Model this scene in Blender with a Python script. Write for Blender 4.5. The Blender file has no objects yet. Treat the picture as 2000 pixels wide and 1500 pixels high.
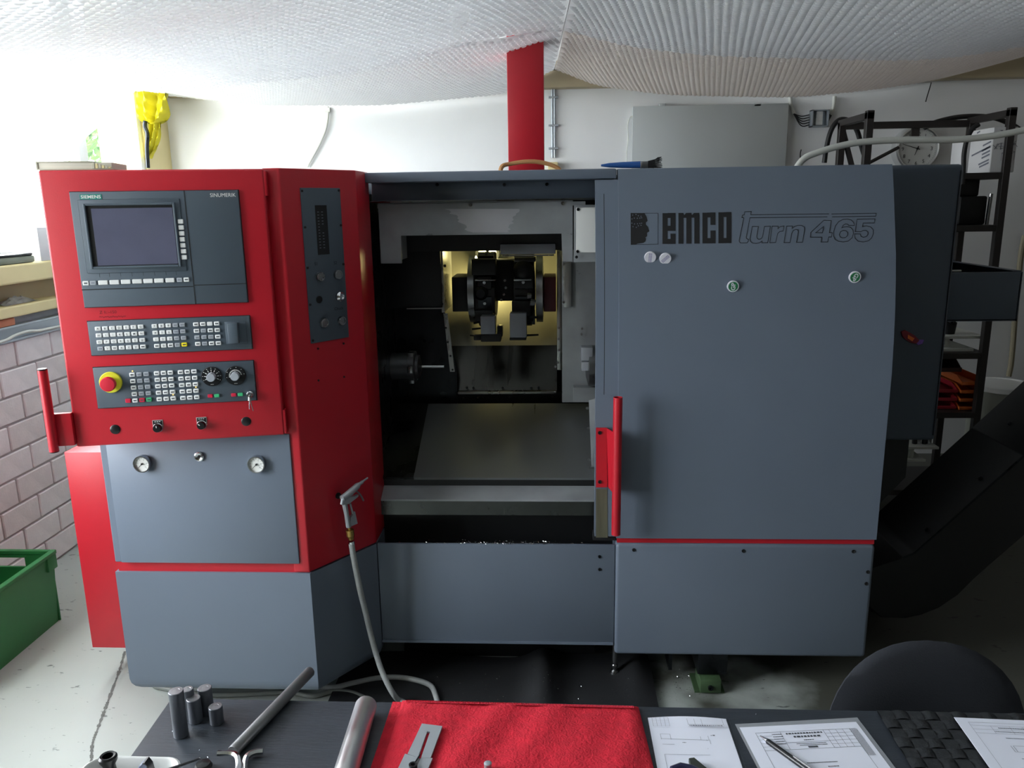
import bpy, bmesh, math, random
from mathutils import Vector as V, Matrix as M
from math import sin, cos, pi, radians as R
random.seed(7)
sc = bpy.context.scene
col = sc.collection

# ---------------------------------------------------------------- camera
FPX, HC = 1550.0, 1.62
_p, _yaw, _roll = R(12.75), R(2.98), R(-.88)
cF = V((-sin(_yaw)*cos(_p), cos(_yaw)*cos(_p), -sin(_p)))
_r0 = V((cos(_yaw), sin(_yaw), 0)); _u0 = _r0.cross(cF)
cR = _r0*cos(_roll) + _u0*sin(_roll); cU = -_r0*sin(_roll) + _u0*cos(_roll)
cC = V((0, 0, HC))
cam = bpy.data.cameras.new('camera'); cam.sensor_width = 36; cam.sensor_fit = 'HORIZONTAL'
cam.lens = 36*FPX/2000; cam.clip_start = .02; cam.clip_end = 200
camo = bpy.data.objects.new('camera', cam); col.objects.link(camo)
mw = M.Identity(4)
for i in range(3):
    mw[i][0] = cR[i]; mw[i][1] = cU[i]; mw[i][2] = -cF[i]; mw[i][3] = cC[i]
camo.matrix_world = mw
sc.camera = camo

# ---------------------------------------------------------------- light
sc.view_settings.view_transform = 'Standard'; sc.view_settings.look = 'None'
sc.view_settings.gamma = 1; sc.view_settings.use_curve_mapping = False
sc.view_settings.exposure = 0.0
w = bpy.data.worlds.new('sky'); sc.world = w; w.use_nodes = True
bg = w.node_tree.nodes['Background']
bg.inputs[0].default_value = (.9, .95, 1, 1); bg.inputs[1].default_value = 25.0
WINS = [(.35, 1.95, .75), (2.5, 4.75, 1.40)]       # glazed door and window bay in the left wall: y0, y1, sill
WZ0, WZ1 = 1.40, 2.95
for a, b, s_ in WINS:                                      # daylight falling in through each bay
    l = bpy.data.lights.new('daylight', 'AREA'); l.shape = 'RECTANGLE'
    l.size = b-a-.04; l.size_y = WZ1-s_-.04; l.energy = 1
    l.cycles.is_portal = True
    lo = bpy.data.objects.new('daylight', l); col.objects.link(lo)
    lo.location = (-2.56, (a+b)/2, (s_+WZ1)/2)
    lo.rotation_euler = M(((0, 0, -1), (1, 0, 0), (0, -1, 0))).to_euler() if False else (R(90), 0, R(-90))

# ---------------------------------------------------------------- pixel -> point helpers
def ray(x, y): return cR*((x-1000)/FPX) + cU*((750-y)/FPX) + cF
def U(x, y, ax, v):
    d = ray(x, y); i = 'xyz'.index(ax); return cC + d*((v-cC[i])/d[i])
def UP(x, y, P0, N):
    d = ray(x, y); return cC + d*((P0-cC).dot(N)/d.dot(N))

# ---------------------------------------------------------------- mesh helpers
class MB:
    def __init__(s): s.v = []; s.f = []; s.m = []
    def add(s, vs, fs, mi=0):
        o = len(s.v); s.v += [V(q) for q in vs]
        for f in fs: s.f.append([o+i for i in f]); s.m.append(mi)
        return s
    def box(s, lo, hi, mi=0, bev=0, seg=2, mat=None):
        lo = V(lo); hi = V(hi)
        if bev > 0:
            bm = bmesh.new(); bmesh.ops.create_cube(bm, size=1)
            for q in bm.verts: q.co = V([(lo[i]+hi[i])/2 + q.co[i]*(hi[i]-lo[i]) for i in range(3)])
            bmesh.ops.bevel(bm, geom=bm.edges[:], offset=bev, segments=seg, affect='EDGES', profile=.5)
            s.bm(bm, mi, mat); return s
        vs = [V((x, y, z)) for x in (lo[0], hi[0]) for y in (lo[1], hi[1]) for z in (lo[2], hi[2])]
        if mat: vs = [mat @ q for q in vs]
        return s.add(vs, [(0,1,3,2),(4,6,7,5),(0,4,5,1),(2,3,7,6),(0,2,6,4),(1,5,7,3)], mi)
    def bm(s, bm, mi=0, mat=None):
        bm.verts.index_update()
        s.add([mat @ q.co if mat else q.co.copy() for q in bm.verts], [[q.index for q in f.verts] for f in bm.faces], mi); bm.free(); return s
    def prism(s, pts, vec, mi=0, bev=0, seg=2, sel=None):
        pts = [V(q) for q in pts]; vec = V(vec); n = len(pts)
        nrm = V((0,0,0))
        for i in range(n): nrm += (pts[i]-pts[0]).cross(pts[(i+1) % n]-pts[0])
        if nrm.dot(vec) > 0: pts.reverse()
        vs = pts + [q+vec for q in pts]
        fs = [list(range(n)), [n+i for i in reversed(range(n))]] + [(i, i+n, (i+1) % n+n, (i+1) % n) for i in range(n)]
        if bev > 0:
            bm = bmesh.new(); bv = [bm.verts.new(q) for q in vs]
            for f in fs: bm.faces.new([bv[i] for i in f])
            ed = [e for e in bm.edges if sel is None or sel(e)]
            bmesh.ops.bevel(bm, geom=ed, offset=bev, segments=seg, affect='EDGES', profile=.5)
            return s.bm(bm, mi)
        return s.add(vs, fs, mi)
    def cyl(s, p0, p1, r, r1=None, n=16, mi=0, caps=True):
        return s.lathe([(r, 0), (r if r1 is None else r1, (V(p1)-V(p0)).length)], p0, V(p1)-V(p0), n, mi, caps)
    def lathe(s, prof, p0, axis, n=16, mi=0, caps=True):
        a = V(axis).normalized(); p0 = V(p0)
        t = a.orthogonal().normalized(); b = a.cross(t)
        o = len(s.v)
        for r, h in prof:
            for k in range(n):
                an = 2*pi*k/n; s.v.append(p0 + a*h + (t*cos(an)+b*sin(an))*r)
        for j in range(len(prof)-1):
            for k in range(n):
                s.f.append([o+j*n+k, o+j*n+(k+1) % n, o+(j+1)*n+(k+1) % n, o+(j+1)*n+k]); s.m.append(mi)
        if caps:
            s.f.append([o+k for k in reversed(range(n))]); s.m.append(mi)
            s.f.append([o+(len(prof)-1)*n+k for k in range(n)]); s.m.append(mi)
        return s
    def tube(s, pts, r, n=8, mi=0, caps=True):
        pts = [V(q) for q in pts]; o = len(s.v); N = len(pts); prev = None
        for i, q in enumerate(pts):
            d = (pts[min(i+1, N-1)]-pts[max(i-1, 0)]).normalized()
            t = d.orthogonal().normalized() if prev is None else (prev - d*prev.dot(d)).normalized()
            prev = t; b = d.cross(t); rr = r[i] if isinstance(r, (list, tuple)) else r
            for k in range(n):
                an = 2*pi*k/n; s.v.append(q + (t*cos(an)+b*sin(an))*rr)
        for j in range(N-1):
            for k in range(n):
                s.f.append([o+j*n+k, o+j*n+(k+1) % n, o+(j+1)*n+(k+1) % n, o+(j+1)*n+k]); s.m.append(mi)
        if caps:
            s.f.append([o+k for k in reversed(range(n))]); s.m.append(mi)
            s.f.append([o+(N-1)*n+k for k in range(n)]); s.m.append(mi)
        return s
    def sphere(s, c, r, n=12, m=8, mi=0):
        c = V(c); r = V(r) if not isinstance(r, (int, float)) else V((r, r, r))
        prof = []
        o = len(s.v)
        for j in range(1, m):
            th = pi*j/m
            for k in range(n): s.v.append(c + V((r.x*sin(th)*cos(2*pi*k/n), r.y*sin(th)*sin(2*pi*k/n), r.z*cos(th))))
        top = len(s.v); s.v.append(c+V((0,0,r.z))); s.v.append(c-V((0,0,r.z)))
        for j in range(m-2):
            for k in range(n):
                s.f.append([o+j*n+k, o+(j+1)*n+k, o+(j+1)*n+(k+1) % n, o+j*n+(k+1) % n]); s.m.append(mi)
        for k in range(n):
            s.f.append([top, o+k, o+(k+1) % n]); s.m.append(mi)
            s.f.append([top+1, o+(m-2)*n+(k+1) % n, o+(m-2)*n+k]); s.m.append(mi)
        return s
    def quad(s, a, b, c, d, mi=0): return s.add([a, b, c, d], [(0, 1, 2, 3)], mi)

def spline(pts, n=8):
    pts = [V(q) for q in pts]; out = []
    P = [pts[0]*2-pts[1]] + pts + [pts[-1]*2-pts[-2]]
    for i in range(1, len(P)-2):
        for k in range(n):
            t = k/n; a, b, c, d = P[i-1], P[i], P[i+1], P[i+2]
            out.append(.5*((2*b)+(c-a)*t+(2*a-5*b+4*c-d)*t*t+(3*b-a-3*c+d)*t**3))
    out.append(pts[-1]); return out

def rootof(o):
    while o.parent: o = o.parent
    return o
def mkmesh(name, mb, mats, off=V((0,0,0)), smooth=35):
    me = bpy.data.meshes.new(name)
    me.from_pydata([tuple(q-off) for q in mb.v], [], mb.f)
    mats = mats if isinstance(mats, (list, tuple)) else [mats]
    for m in mats: me.materials.append(m)
    me.polygons.foreach_set('material_index', mb.m)
    if smooth:
        me.polygons.foreach_set('use_smooth', [True]*len(me.polygons))
        me.set_sharp_from_angle(angle=R(smooth))
    me.update(); return me
def part(name, mb, mats, parent, smooth=35, label=None, kind=None):
    off = rootof(parent).location
    o = bpy.data.objects.new(name, mkmesh(name, mb, mats, off, smooth)); col.objects.link(o); o.parent = parent
    if label: o['label'] = label
    if kind: o['kind'] = kind
    return o
def inst(name, me, mtx, parent, label=None):
    o = bpy.data.objects.new(name, me); col.objects.link(o); o.parent = parent
    o.matrix_basis = M.Translation(-rootof(parent).location) @ mtx
    if label: o['label'] = label
    return o
def tag(o, label, cat, group=None, kind=None):
    if label: o['label'] = label
    if cat: o['category'] = cat
    if group: o['group'] = group
    if kind: o['kind'] = kind
    return o
def empty(name, loc, label, cat, group=None):
    o = bpy.data.objects.new(name, None); col.objects.link(o); o.location = loc; o.empty_display_size = .05
    return tag(o, label, cat, group)
def thing(name, mb, mats, label, cat, group=None, smooth=35, kind=None):
    xs = [q.x for q in mb.v]; ys = [q.y for q in mb.v]; zs = [q.z for q in mb.v]
    loc = V(((min(xs)+max(xs))/2, (min(ys)+max(ys))/2, min(zs)))
    o = bpy.data.objects.new(name, mkmesh(name, mb, mats, loc, smooth)); col.objects.link(o); o.location = loc
    return tag(o, label, cat, group, kind)
def struct(name, mb, mats, label=None, smooth=0):
    o = thing(name, mb, mats, label, None, None, smooth, 'structure'); return o
_tc = {}
def text2d(s, shear=0, offset=0):
    k = (s, shear, offset)
    if k not in _tc:
        cu = bpy.data.curves.new('t', 'FONT'); cu.body = s; cu.size = 1; cu.shear = shear; cu.offset = offset
        cu.resolution_u = 3; cu.align_x = 'CENTER'; cu.align_y = 'CENTER'
        ob = bpy.data.objects.new('t', cu); col.objects.link(ob)
        bpy.context.view_layer.update()
        me = ob.evaluated_get(bpy.context.evaluated_depsgraph_get()).to_mesh()
        vs = [q.co.copy() for q in me.vertices]; fs = [list(q.vertices) for q in me.polygons]
        ob.to_mesh_clear(); bpy.data.objects.remove(ob); bpy.data.curves.remove(cu)
        if vs:                                   # centre on the ink
            cx = (min(q.x for q in vs)+max(q.x for q in vs))/2; cy = (min(q.y for q in vs)+max(q.y for q in vs))/2
            vs = [V((q.x-cx, q.y-cy, 0)) for q in vs]
        _tc[k] = (vs, fs)
    return _tc[k]
def put_text(mb, s, c, ex, ey, mi=0, w=None, h=None, **kw):
    """s laid flat at c; ex, ey unit vectors; w or h the ink width / height in metres"""
    vs, fs = text2d(s, **kw)
    W = max(q.x for q in vs)-min(q.x for q in vs); Hh = max(q.y for q in vs)-min(q.y for q in vs)
    sx = w/W if w else h/Hh; sy = h/Hh if h else sx
    mb.add([V(c)+ex*(q.x*sx)+ey*(q.y*sy) for q in vs], fs, mi)
def ribbon(mb, pts, wd, nrm, mi=0, closed=True):
    """flat stroke of width wd along pts"""
    n = len(pts); L = []; 
    for i in range(n):
        a = pts[(i-1) % n] if closed or i > 0 else pts[i]
        b = pts[(i+1) % n] if closed or i < n-1 else pts[i]
        d1 = (pts[i]-a); d2 = (b-pts[i])
        d1 = d1.normalized() if d1.length > 1e-9 else d2.normalized(); d2 = d2.normalized() if d2.length > 1e-9 else d1
        t = (d1+d2); t = t.normalized() if t.length > 1e-6 else d1
        sd = t.cross(nrm).normalized(); k = max(.45, abs(sd.dot(d1.cross(nrm).normalized())))
        L.append((pts[i]+sd*wd/2/k, pts[i]-sd*wd/2/k))
    for i in range(n if closed else n-1):
        j = (i+1) % n; mb.quad(L[i][0], L[i][1], L[j][1], L[j][0], mi)

# ---------------------------------------------------------------- materials
def lin(c): return [((x/255)/12.92 if x/255 <= .04045 else ((x/255+.055)/1.055)**2.4) for x in c]
def mat(name, rgb, rough=.5, metal=0, spec=.5, vary=0, vscale=8, bump=0, bscale=80, emit=0, coat=0, stretch=None, rvary=0):
    m = bpy.data.materials.new(name); m.use_nodes = True; nt = m.node_tree; b = nt.nodes['Principled BSDF']
    c = (*lin(rgb), 1); b.inputs['Base Color'].default_value = c; b.inputs['Roughness'].default_value = rough
    b.inputs['Metallic'].default_value = metal; b.inputs['Specular IOR Level'].default_value = spec
    if coat: b.inputs['Coat Weight'].default_value = coat; b.inputs['Coat Roughness'].default_value = .15
    if emit: b.inputs['Emission Color'].default_value = c; b.inputs['Emission Strength'].default_value = emit
    tc = nt.nodes.new('ShaderNodeTexCoord'); src = tc.outputs['Object']
    if stretch:
        mp = nt.nodes.new('ShaderNodeMapping'); mp.inputs['Scale'].default_value = stretch
        nt.links.new(src, mp.inputs['Vector']); src = mp.outputs['Vector']
    if vary or rvary:
        n = nt.nodes.new('ShaderNodeTexNoise'); n.inputs['Scale'].default_value = vscale; n.inputs['Detail'].default_value = 6
        nt.links.new(src, n.inputs['Vector'])
        if vary:
            mx = nt.nodes.new('ShaderNodeMixRGB'); mx.blend_type = 'MULTIPLY'; mx.inputs[0].default_value = 1
            rp = nt.nodes.new('ShaderNodeValToRGB'); rp.color_ramp.elements[0].position = .3; rp.color_ramp.elements[1].position = .7
            k = 1-vary; rp.color_ramp.elements[0].color = (k, k, k, 1)
            nt.links.new(n.outputs['Fac'], rp.inputs['Fac']); mx.inputs[1].default_value = c
            nt.links.new(rp.outputs[0], mx.inputs[2]); nt.links.new(mx.outputs[0], b.inputs['Base Color'])
        if rvary:
            mr = nt.nodes.new('ShaderNodeMapRange'); mr.inputs['From Min'].default_value = .3; mr.inputs['From Max'].default_value = .7
            mr.inputs['To Min'].default_value = max(.03, rough-rvary); mr.inputs['To Max'].default_value = min(1, rough+rvary)
            nt.links.new(n.outputs['Fac'], mr.inputs['Value']); nt.links.new(mr.outputs[0], b.inputs['Roughness'])
    if bump:
        n2 = nt.nodes.new('ShaderNodeTexNoise'); n2.inputs['Scale'].default_value = bscale; n2.inputs['Detail'].default_value = 4
        bp = nt.nodes.new('ShaderNodeBump'); bp.inputs['Strength'].default_value = bump; bp.inputs['Distance'].default_value = .002
        nt.links.new(src, n2.inputs['Vector']); nt.links.new(n2.outputs['Fac'], bp.inputs['Height']); nt.links.new(bp.outputs[0], b.inputs['Normal'])
    return m
T = {}
def defm(k, *a, **kw): T[k] = mat(k, *a, **kw)
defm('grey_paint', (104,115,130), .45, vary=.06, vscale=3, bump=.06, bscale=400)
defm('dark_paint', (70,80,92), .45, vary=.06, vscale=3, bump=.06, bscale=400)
defm('red_paint', (186,26,42), .38, vary=.05, vscale=3, bump=.08, bscale=350)
defm('panel_grey', (76,88,99), .5, vary=.05, vscale=6)
defm('panel_groove', (22,26,30), .6)
defm('key_white', (226,228,228), .45); defm('key_grey', (158,164,172), .45); defm('key_ink', (70,74,80), .6)
defm('key_red', (196,28,62), .45); defm('key_green', (60,176,118), .45); defm('key_yellow', (240,222,30), .45)
defm('led', (255,210,120), .3, emit=1.5)
defm('black', (16,18,20), .45); defm('black_satin', (22,24,26), .3); defm('rubber', (26,28,31), .75, vary=.2, vscale=20, bump=.2, bscale=120)
defm('chrome', (200,202,205), .16, 1); defm('steel', (150,152,154), .32, 1, rvary=.12, vscale=10)
defm('brushed', (180,182,180), .3, .8, vary=.22, vscale=5, stretch=(3,.6,.6), rvary=.1, bump=.05, bscale=60)
defm('oily_steel', (96,98,96), .3, 1, vary=.35, vscale=7, rvary=.12)
defm('bulkhead', (160,165,169), .42, .25, vary=.25, vscale=9, rvary=.15)
defm('dark_steel', (44,47,50), .35, .8, vary=.3, vscale=14, rvary=.12)
defm('cast_black', (20,22,24), .5, .3, vary=.3, vscale=20)
defm('tool_grey', (128,132,140), .4, .3); defm('jaw_grey', (168,172,180), .4, .3)
defm('screen', (94,96,116), .12, spec=.6, vary=.12, vscale=12)
defm('white_plastic', (226,228,226), .4); defm('ink', (24,24,26), .8); defm('ink_grey', (120,124,134), .8); defm('ink_faint', (160,166,180), .8)
defm('teal', (24,130,118), .5); defm('yellow', (216,214,52), .45); defm('estop', (206,34,56), .45)
defm('glass', (225,228,226), .08)
defm('dial_face', (214,216,212), .5)
defm('wall_white', (236,238,238), .85, vary=.05, vscale=2, bump=.2, bscale=60)
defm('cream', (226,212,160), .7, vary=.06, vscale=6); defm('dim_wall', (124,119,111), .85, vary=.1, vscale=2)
defm('tan', (176,158,122), .8, vary=.1, vscale=5)
defm('brick', (234,227,225), .85, vary=.12, vscale=14, bump=.5, bscale=90); defm('brick_warm', (226,217,214), .85, vary=.14, vscale=14, bump=.5, bscale=90)
defm('mortar', (186,181,176), .95, vary=.12, vscale=30, bump=.6, bscale=120)
defm('concrete', (160,160,158), .85, vary=.15, vscale=8, bump=.3)
defm('alu', (224,226,226), .34, 1, rvary=.08, vscale=20); defm('alu_matte', (176,184,190), .5, .7)
defm('bar_steel', (128,129,131), .42, .7, vary=.15, vscale=12); defm('blank_side', (122,126,134), .38, .7, vary=.15, vscale=20)
defm('table_black', (52,58,66), .42, vary=.22, vscale=9, stretch=(1,14,1), bump=.25, bscale=40)
defm('towel', (206,24,48), .95, vary=.22, vscale=60, bump=1, bscale=260); defm('towel_hem', (222,48,72), .9, bump=.6, bscale=300)
defm('paper', (230,234,248), .8); defm('sleeve', (150,154,160), .2)
defm('weave', (38,41,44), .6, bump=.3, bscale=300)
defm('chair_fabric', (40,43,50), .85, bump=.4, bscale=400)
defm('green_crate', (44,128,70), .45, vary=.08, vscale=6)
defm('hose_grey', (168,172,172), .45, vary=.15, vscale=60, stretch=(1,1,3)); defm('brass', (170,140,80), .35, .9)
defm('floor_hose', (120,124,120), .4)
defm('cardboard', (222,222,222), .8); defm('cardboard_grey', (190,188,184), .8)
defm('shelf_metal', (42,38,36), .5); defm('orange', (222,110,40), .5); defm('bin_red', (170,30,48), .5); defm('bin_dark', (70,36,28), .5); defm('bin_blue', (26,36,66), .5)
defm('cable_black', (24,25,26), .5); defm('cable_white', (206,208,200), .5); defm('cabinet_wall', (186,192,192), .5)
defm('blue', (36,84,150), .4); defm('bristle', (18,18,20), .9); defm('yellow_cloth', (206,196,30), .8, vary=.3, vscale=9)
defm('book_cover', (190,188,170), .7); defm('book_pages', (226,222,206), .9, vary=.2, vscale=50, stretch=(.1,.1,12))
defm('mag_white', (222,222,230), .4); defm('mag_green', (36,116,72), .4); defm('violet_ink', (110,104,160), .7)
defm('conveyor_black', (15,17,18), .5, vary=.15, vscale=6)
defm('leaf', (72,122,34), .7, vary=.4, vscale=3); defm('bark', (90,76,60), .9)
defm('grass', (120,124,110), .9, vary=.3, vscale=2)
defm('upvc', (236,238,236), .4); defm('foot_green', (62,86,56), .6, vary=.2, vscale=30)
defm('chip', (190,192,196), .25, 1); defm('purple', (120,80,170), .4); defm('maroon', (120,20,36), .5)
defm('wood_block', (190,140,90), .7)
def mix_floor():
    m = bpy.data.materials.new('floor_paint'); m.use_nodes = True; nt = m.node_tree; b = nt.nodes['Principled BSDF']; L = nt.links
    tc = nt.nodes.new('ShaderNodeTexCoord')
    def noise(s, d, st=None):
        n = nt.nodes.new('ShaderNodeTexNoise'); n.inputs['Scale'].default_value = s; n.inputs['Detail'].default_value = d
        src = tc.outputs['Object']
        if st:
            mp = nt.nodes.new('ShaderNodeMapping'); mp.inputs['Scale'].default_value = st; mp.inputs['Rotation'].default_value = (0,0,.5); L.new(src, mp.inputs[0]); src = mp.outputs[0]
        L.new(src, n.inputs['Vector']); return n.outputs['Fac']
    def ramp(f, a, b_, c0, c1):
        r = nt.nodes.new('ShaderNodeValToRGB'); r.color_ramp.elements[0].position = a; r.color_ramp.elements[1].position = b_
        r.color_ramp.elements[0].color = (*c0, 1); r.color_ramp.elements[1].color = (*c1, 1); L.new(f, r.inputs[0]); return r.outputs[0]
    def mul(a, c):
        x = nt.nodes.new('ShaderNodeMixRGB'); x.blend_type = 'MULTIPLY'; x.inputs[0].default_value = 1; L.new(a, x.inputs[1]); L.new(c, x.inputs[2]); return x.outputs[0]
    base = ramp(noise(1.2, 5), .3, .7, lin((160,167,163)), lin((178,184,179)))
    scuff = ramp(noise(16, 8, (1, 2.2, 1)), .29, .33, (.32,.33,.33), (1,1,1))
    scuff2 = ramp(noise(45, 3, (1, 2.5, 1)), .255, .275, (.25,.25,.25), (1,1,1))
    # oil and dirt round the machine's right end
    g = nt.nodes.new('ShaderNodeSeparateXYZ'); L.new(tc.outputs['Object'], g.inputs[0])
    def math_(op, a, b_):
        x = nt.nodes.new('ShaderNodeMath'); x.operation = op
        for i, q in enumerate((a, b_)):
            if isinstance(q, (int, float)): x.inputs[i].default_value = q
            else: L.new(q, x.inputs[i])
        return x.outputs[0]
    px = math_('MULTIPLY', math_('ADD', g.outputs[0], .3), .12); py = math_('MULTIPLY', math_('ADD', g.outputs[1], .75), .22)
    k = math_('ADD', px, math_('MULTIPLY', noise(3.5, 8), .42)); k = math_('ADD', k, py)
    dirt = ramp(k, FL0, FL1, (1,1,1), (.2,.19,.165))
    c = mul(mul(mul(base, scuff), scuff2), dirt)
    L.new(c, b.inputs['Base Color']); b.inputs['Roughness'].default_value = .42
    return m
FL0, FL1 = .775, .86
T['floor'] = mix_floor()
def film(name, dens, tint=(.93,.94,.96), gloss=.07):
    m = bpy.data.materials.new(name); m.use_nodes = True; nt = m.node_tree; L = nt.links
    for n in list(nt.nodes):
        if n.type != 'OUTPUT_MATERIAL': nt.nodes.remove(n)
    out = [n for n in nt.nodes if n.type == 'OUTPUT_MATERIAL'][0]
    df = nt.nodes.new('ShaderNodeBsdfDiffuse'); df.inputs[0].default_value = (*tint, 1)
    tl = nt.nodes.new('ShaderNodeBsdfTranslucent'); tl.inputs[0].default_value = (*tint, 1)
    tr = nt.nodes.new('ShaderNodeBsdfTransparent'); gl = nt.nodes.new('ShaderNodeBsdfGlossy'); gl.inputs['Roughness'].default_value = .18
    a = nt.nodes.new('ShaderNodeMixShader'); a.inputs[0].default_value = .6; L.new(df.outputs[0], a.inputs[1]); L.new(tl.outputs[0], a.inputs[2])
    b = nt.nodes.new('ShaderNodeMixShader'); b.inputs[0].default_value = gloss; L.new(a.outputs[0], b.inputs[1]); L.new(gl.outputs[0], b.inputs[2])
    c = nt.nodes.new('ShaderNodeMixShader'); c.inputs[0].default_value = 1-dens; L.new(b.outputs[0], c.inputs[1]); L.new(tr.outputs[0], c.inputs[2])
    L.new(c.outputs[0], out.inputs[0]); return m
T['film'] = film('bubble_film', .9); T['bubble'] = film('bubble_plastic', .8, gloss=.16); T['film_warm'] = film('bubble_film_warm', .9, (.95,.89,.85)); T['bubble_warm'] = film('bubble_plastic_warm', .8, (.95,.89,.85), .12); T['window_film'] = film('window_film', .6); T['tape'] = film('tape', .85, (.8,.8,.78))
def glass():
    m = bpy.data.materials.new('window_glass'); m.use_nodes = True; nt = m.node_tree; L = nt.links; b = nt.nodes['Principled BSDF']
    b.inputs['Roughness'].default_value = .02; b.inputs['Base Color'].default_value = (.9,.95,.93,1)
    tr = nt.nodes.new('ShaderNodeBsdfTransparent'); mx = nt.nodes.new('ShaderNodeMixShader'); mx.inputs[0].default_value = .1
    out = [n for n in nt.nodes if n.type == 'OUTPUT_MATERIAL'][0]
    L.new(tr.outputs[0], mx.inputs[1]); L.new(b.outputs[0], mx.inputs[2]); L.new(mx.outputs[0], out.inputs[0]); return m
T['pane'] = glass()

# ================================================================ THE SETTING
XW, YB = -2.353, 5.06
struct('floor', MB().box((-2.7,-3.8,-.1), (3.3,5.3,0)), T['floor'])
_fo = bpy.data.objects['floor']; _cp = spline([U(x,y,'z',.0007) for x, y in ((244,1272),(233,1310),(220,1345),(207,1380),(192,1420),(180,1456),(178,1510),(168,1570))], 8)
_ck = MB(); _rr = random.Random(11)
for _i in range(len(_cp)-1):
    _w0, _w1 = _rr.uniform(.002,.007), _rr.uniform(.002,.007); _ck.quad(_cp[_i]-V((_w0,0,0)), _cp[_i]+V((_w0,0,0)), _cp[_i+1]+V((_w1,0,0)), _cp[_i+1]-V((_w1,0,0)))
part('crack', _ck, mat('crack_grey', (112,114,110), .9, vary=.3, vscale=40), _fo, 0)
struct('ceiling', MB().box((-2.7,-3.8,3.02), (3.3,5.3,3.12)), T['wall_white'])
struct('wall_back', MB().box((-2.7,YB,0), (3.3,YB+.2,3.02)), T['wall_white'])
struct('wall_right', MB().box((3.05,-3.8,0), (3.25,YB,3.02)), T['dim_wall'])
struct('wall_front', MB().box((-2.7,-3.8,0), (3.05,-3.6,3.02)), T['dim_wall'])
struct('trim_1', MB().box((XW+.003,YB-.09,2.29), (3.05,YB-.002,2.44), bev=.004), mat('beam_paint', (180,168,140), .7), 'grey beam along the top of the back wall')
# left wall: parapet, piers between the bays, lintel
wl = MB(); dA, dB = WINS[0][0], WINS[0][1]
for ya, yb in ((-3.6, dA), (dB, YB)):
    wl.box((-2.66,ya,0), (XW-.010,yb,1.067)); wl.box((-2.66,ya,1.067), (XW-.03,yb,1.176), 1); wl.box((-2.66,ya,1.176), (XW-.07,yb,WZ0-.02), 2)
wl.box((-2.66,dA,0), (XW-.03,dB,WINS[0][2]), 0)
ys = [-3.6] + [q for ab in WINS for q in ab[:2]] + [YB]
for i in range(0, len(ys), 2): wl.box((-2.66,ys[i],WZ0-.02), (XW-.03,ys[i+1],WZ1), 3)
wl.box((-2.66,-3.6,WZ1), (XW-.03,YB,3.02), 4)
wlo = struct('wall_left', wl, [T['mortar'], T['concrete'], T['tan'], T['cream'], T['wall_white']])
wlo['label'] = 'left wall of pale grey bricks below a window band'
bme = mkmesh('brick', MB().box((-.02,-.12,-.0545), (0,.12,.0545), bev=.004, seg=1), T['brick'], smooth=0)
bme2 = bme.copy(); bme2.materials.clear(); bme2.materials.append(T['brick_warm'])
for c in range(9):
    z = .005+.1186*c+.0593
    for k in range(9):
        y = 2.35 + .25*k + (0 if c % 2 else .125) - .027
        inst('brick', bme if random.random() < .6 else bme2, M.Translation((XW+random.uniform(-.0015,.0015), y, z)), wlo)
struct('trim_2', MB().box((XW-.12,dB+.02,1.176), (XW+.03,YB-.01,1.223), bev=.006), T['cream'], 'cream painted ledge board under the window')
struct('trim_3', MB().box((-2.6,dB+.02,1.318), (XW+.05,YB-.01,WZ0), bev=.008), T['cream'], 'cream window stool above the ledge')
struct('trim_4', MB().box((XW-.028,dB+.02,1.07), (XW+.012,YB-.01,1.08), bev=.002).box((XW-.028,dB+.02,1.128), (XW+.012,YB-.01,1.138), bev=.002).box((XW-.028,dB+.02,1.08), (XW-.018,YB-.01,1.128)), T['alu_matte'], 'grey metal cable channel above the bricks')
for wi, (a, b, s_) in enumerate(WINS):
    f = MB(); X0, X1 = -2.45, -2.395; fr = .05
    f.box((X0,a,s_), (X1,a+fr,WZ1), bev=.006); f.box((X0,b-fr,s_), (X1,b,WZ1), bev=.006)
    f.box((X0,a+fr,s_), (X1,b-fr,s_+fr), bev=.006); f.box((X0,a+fr,WZ1-fr), (X1,b-fr,WZ1), bev=.006)
    mid = [a+(b-a)*t for t in (.36, .72)]
    for y in mid: f.box((X0,y-.04,s_+fr), (X1,y+.04,WZ1-fr), bev=.006)
    wo = thing(('window_1', 'window_2')[wi], f, T['upvc'], ('tall white framed window in the left wall opposite the table', 'white framed window of three panes in the left wall')[wi], None, None, 35, 'structure')
    e = [a+fr] + [q for y in mid for q in (y-.04, y+.04)] + [b-fr]
    for k in range(0, 6, 2): part('pane', MB().box((-2.424,e[k],s_+fr), (-2.416,e[k+1],WZ1-fr)), T['pane'], wo, 0)

# outside: ground and a tree beyond the window
thing('lawn', MB().box((-14,-6,-.4), (-2.7,16,-.3)), T['grass'], 'sunlit lawn outside the window', 'lawn', kind='stuff', smooth=0)
def leaf_cloud(name, c, rad, n, label):
    root = empty(name, (c[0], c[1], -.3), label, 'tree')
    part('trunk', MB().tube([V((c[0],c[1],-.3)), V((c[0]+.05,c[1],c[2])), V((c[0],c[1]+.1,c[2]+rad*.6))], [.09,.07,.03], 8), T['bark'], root)
    mb = MB()
    for i in range(n):
        d = V((random.gauss(0,1), random.gauss(0,1), random.gauss(0,1))).normalized()*rad*random.uniform(.35,1)
        q = V(c)+V((d.x, d.y, d.z*1.1)); t = V((random.gauss(0,1),random.gauss(0,1),random.gauss(0,1))).normalized(); u = t.orthogonal().normalized()
        s = random.uniform(.05,.1); mb.add([q-t*s, q+u*s*.45, q+t*s, q-u*s*.45], [(0,1,2,3)])
    part('foliage', mb, T['leaf'], root, 0, kind='stuff')
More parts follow.
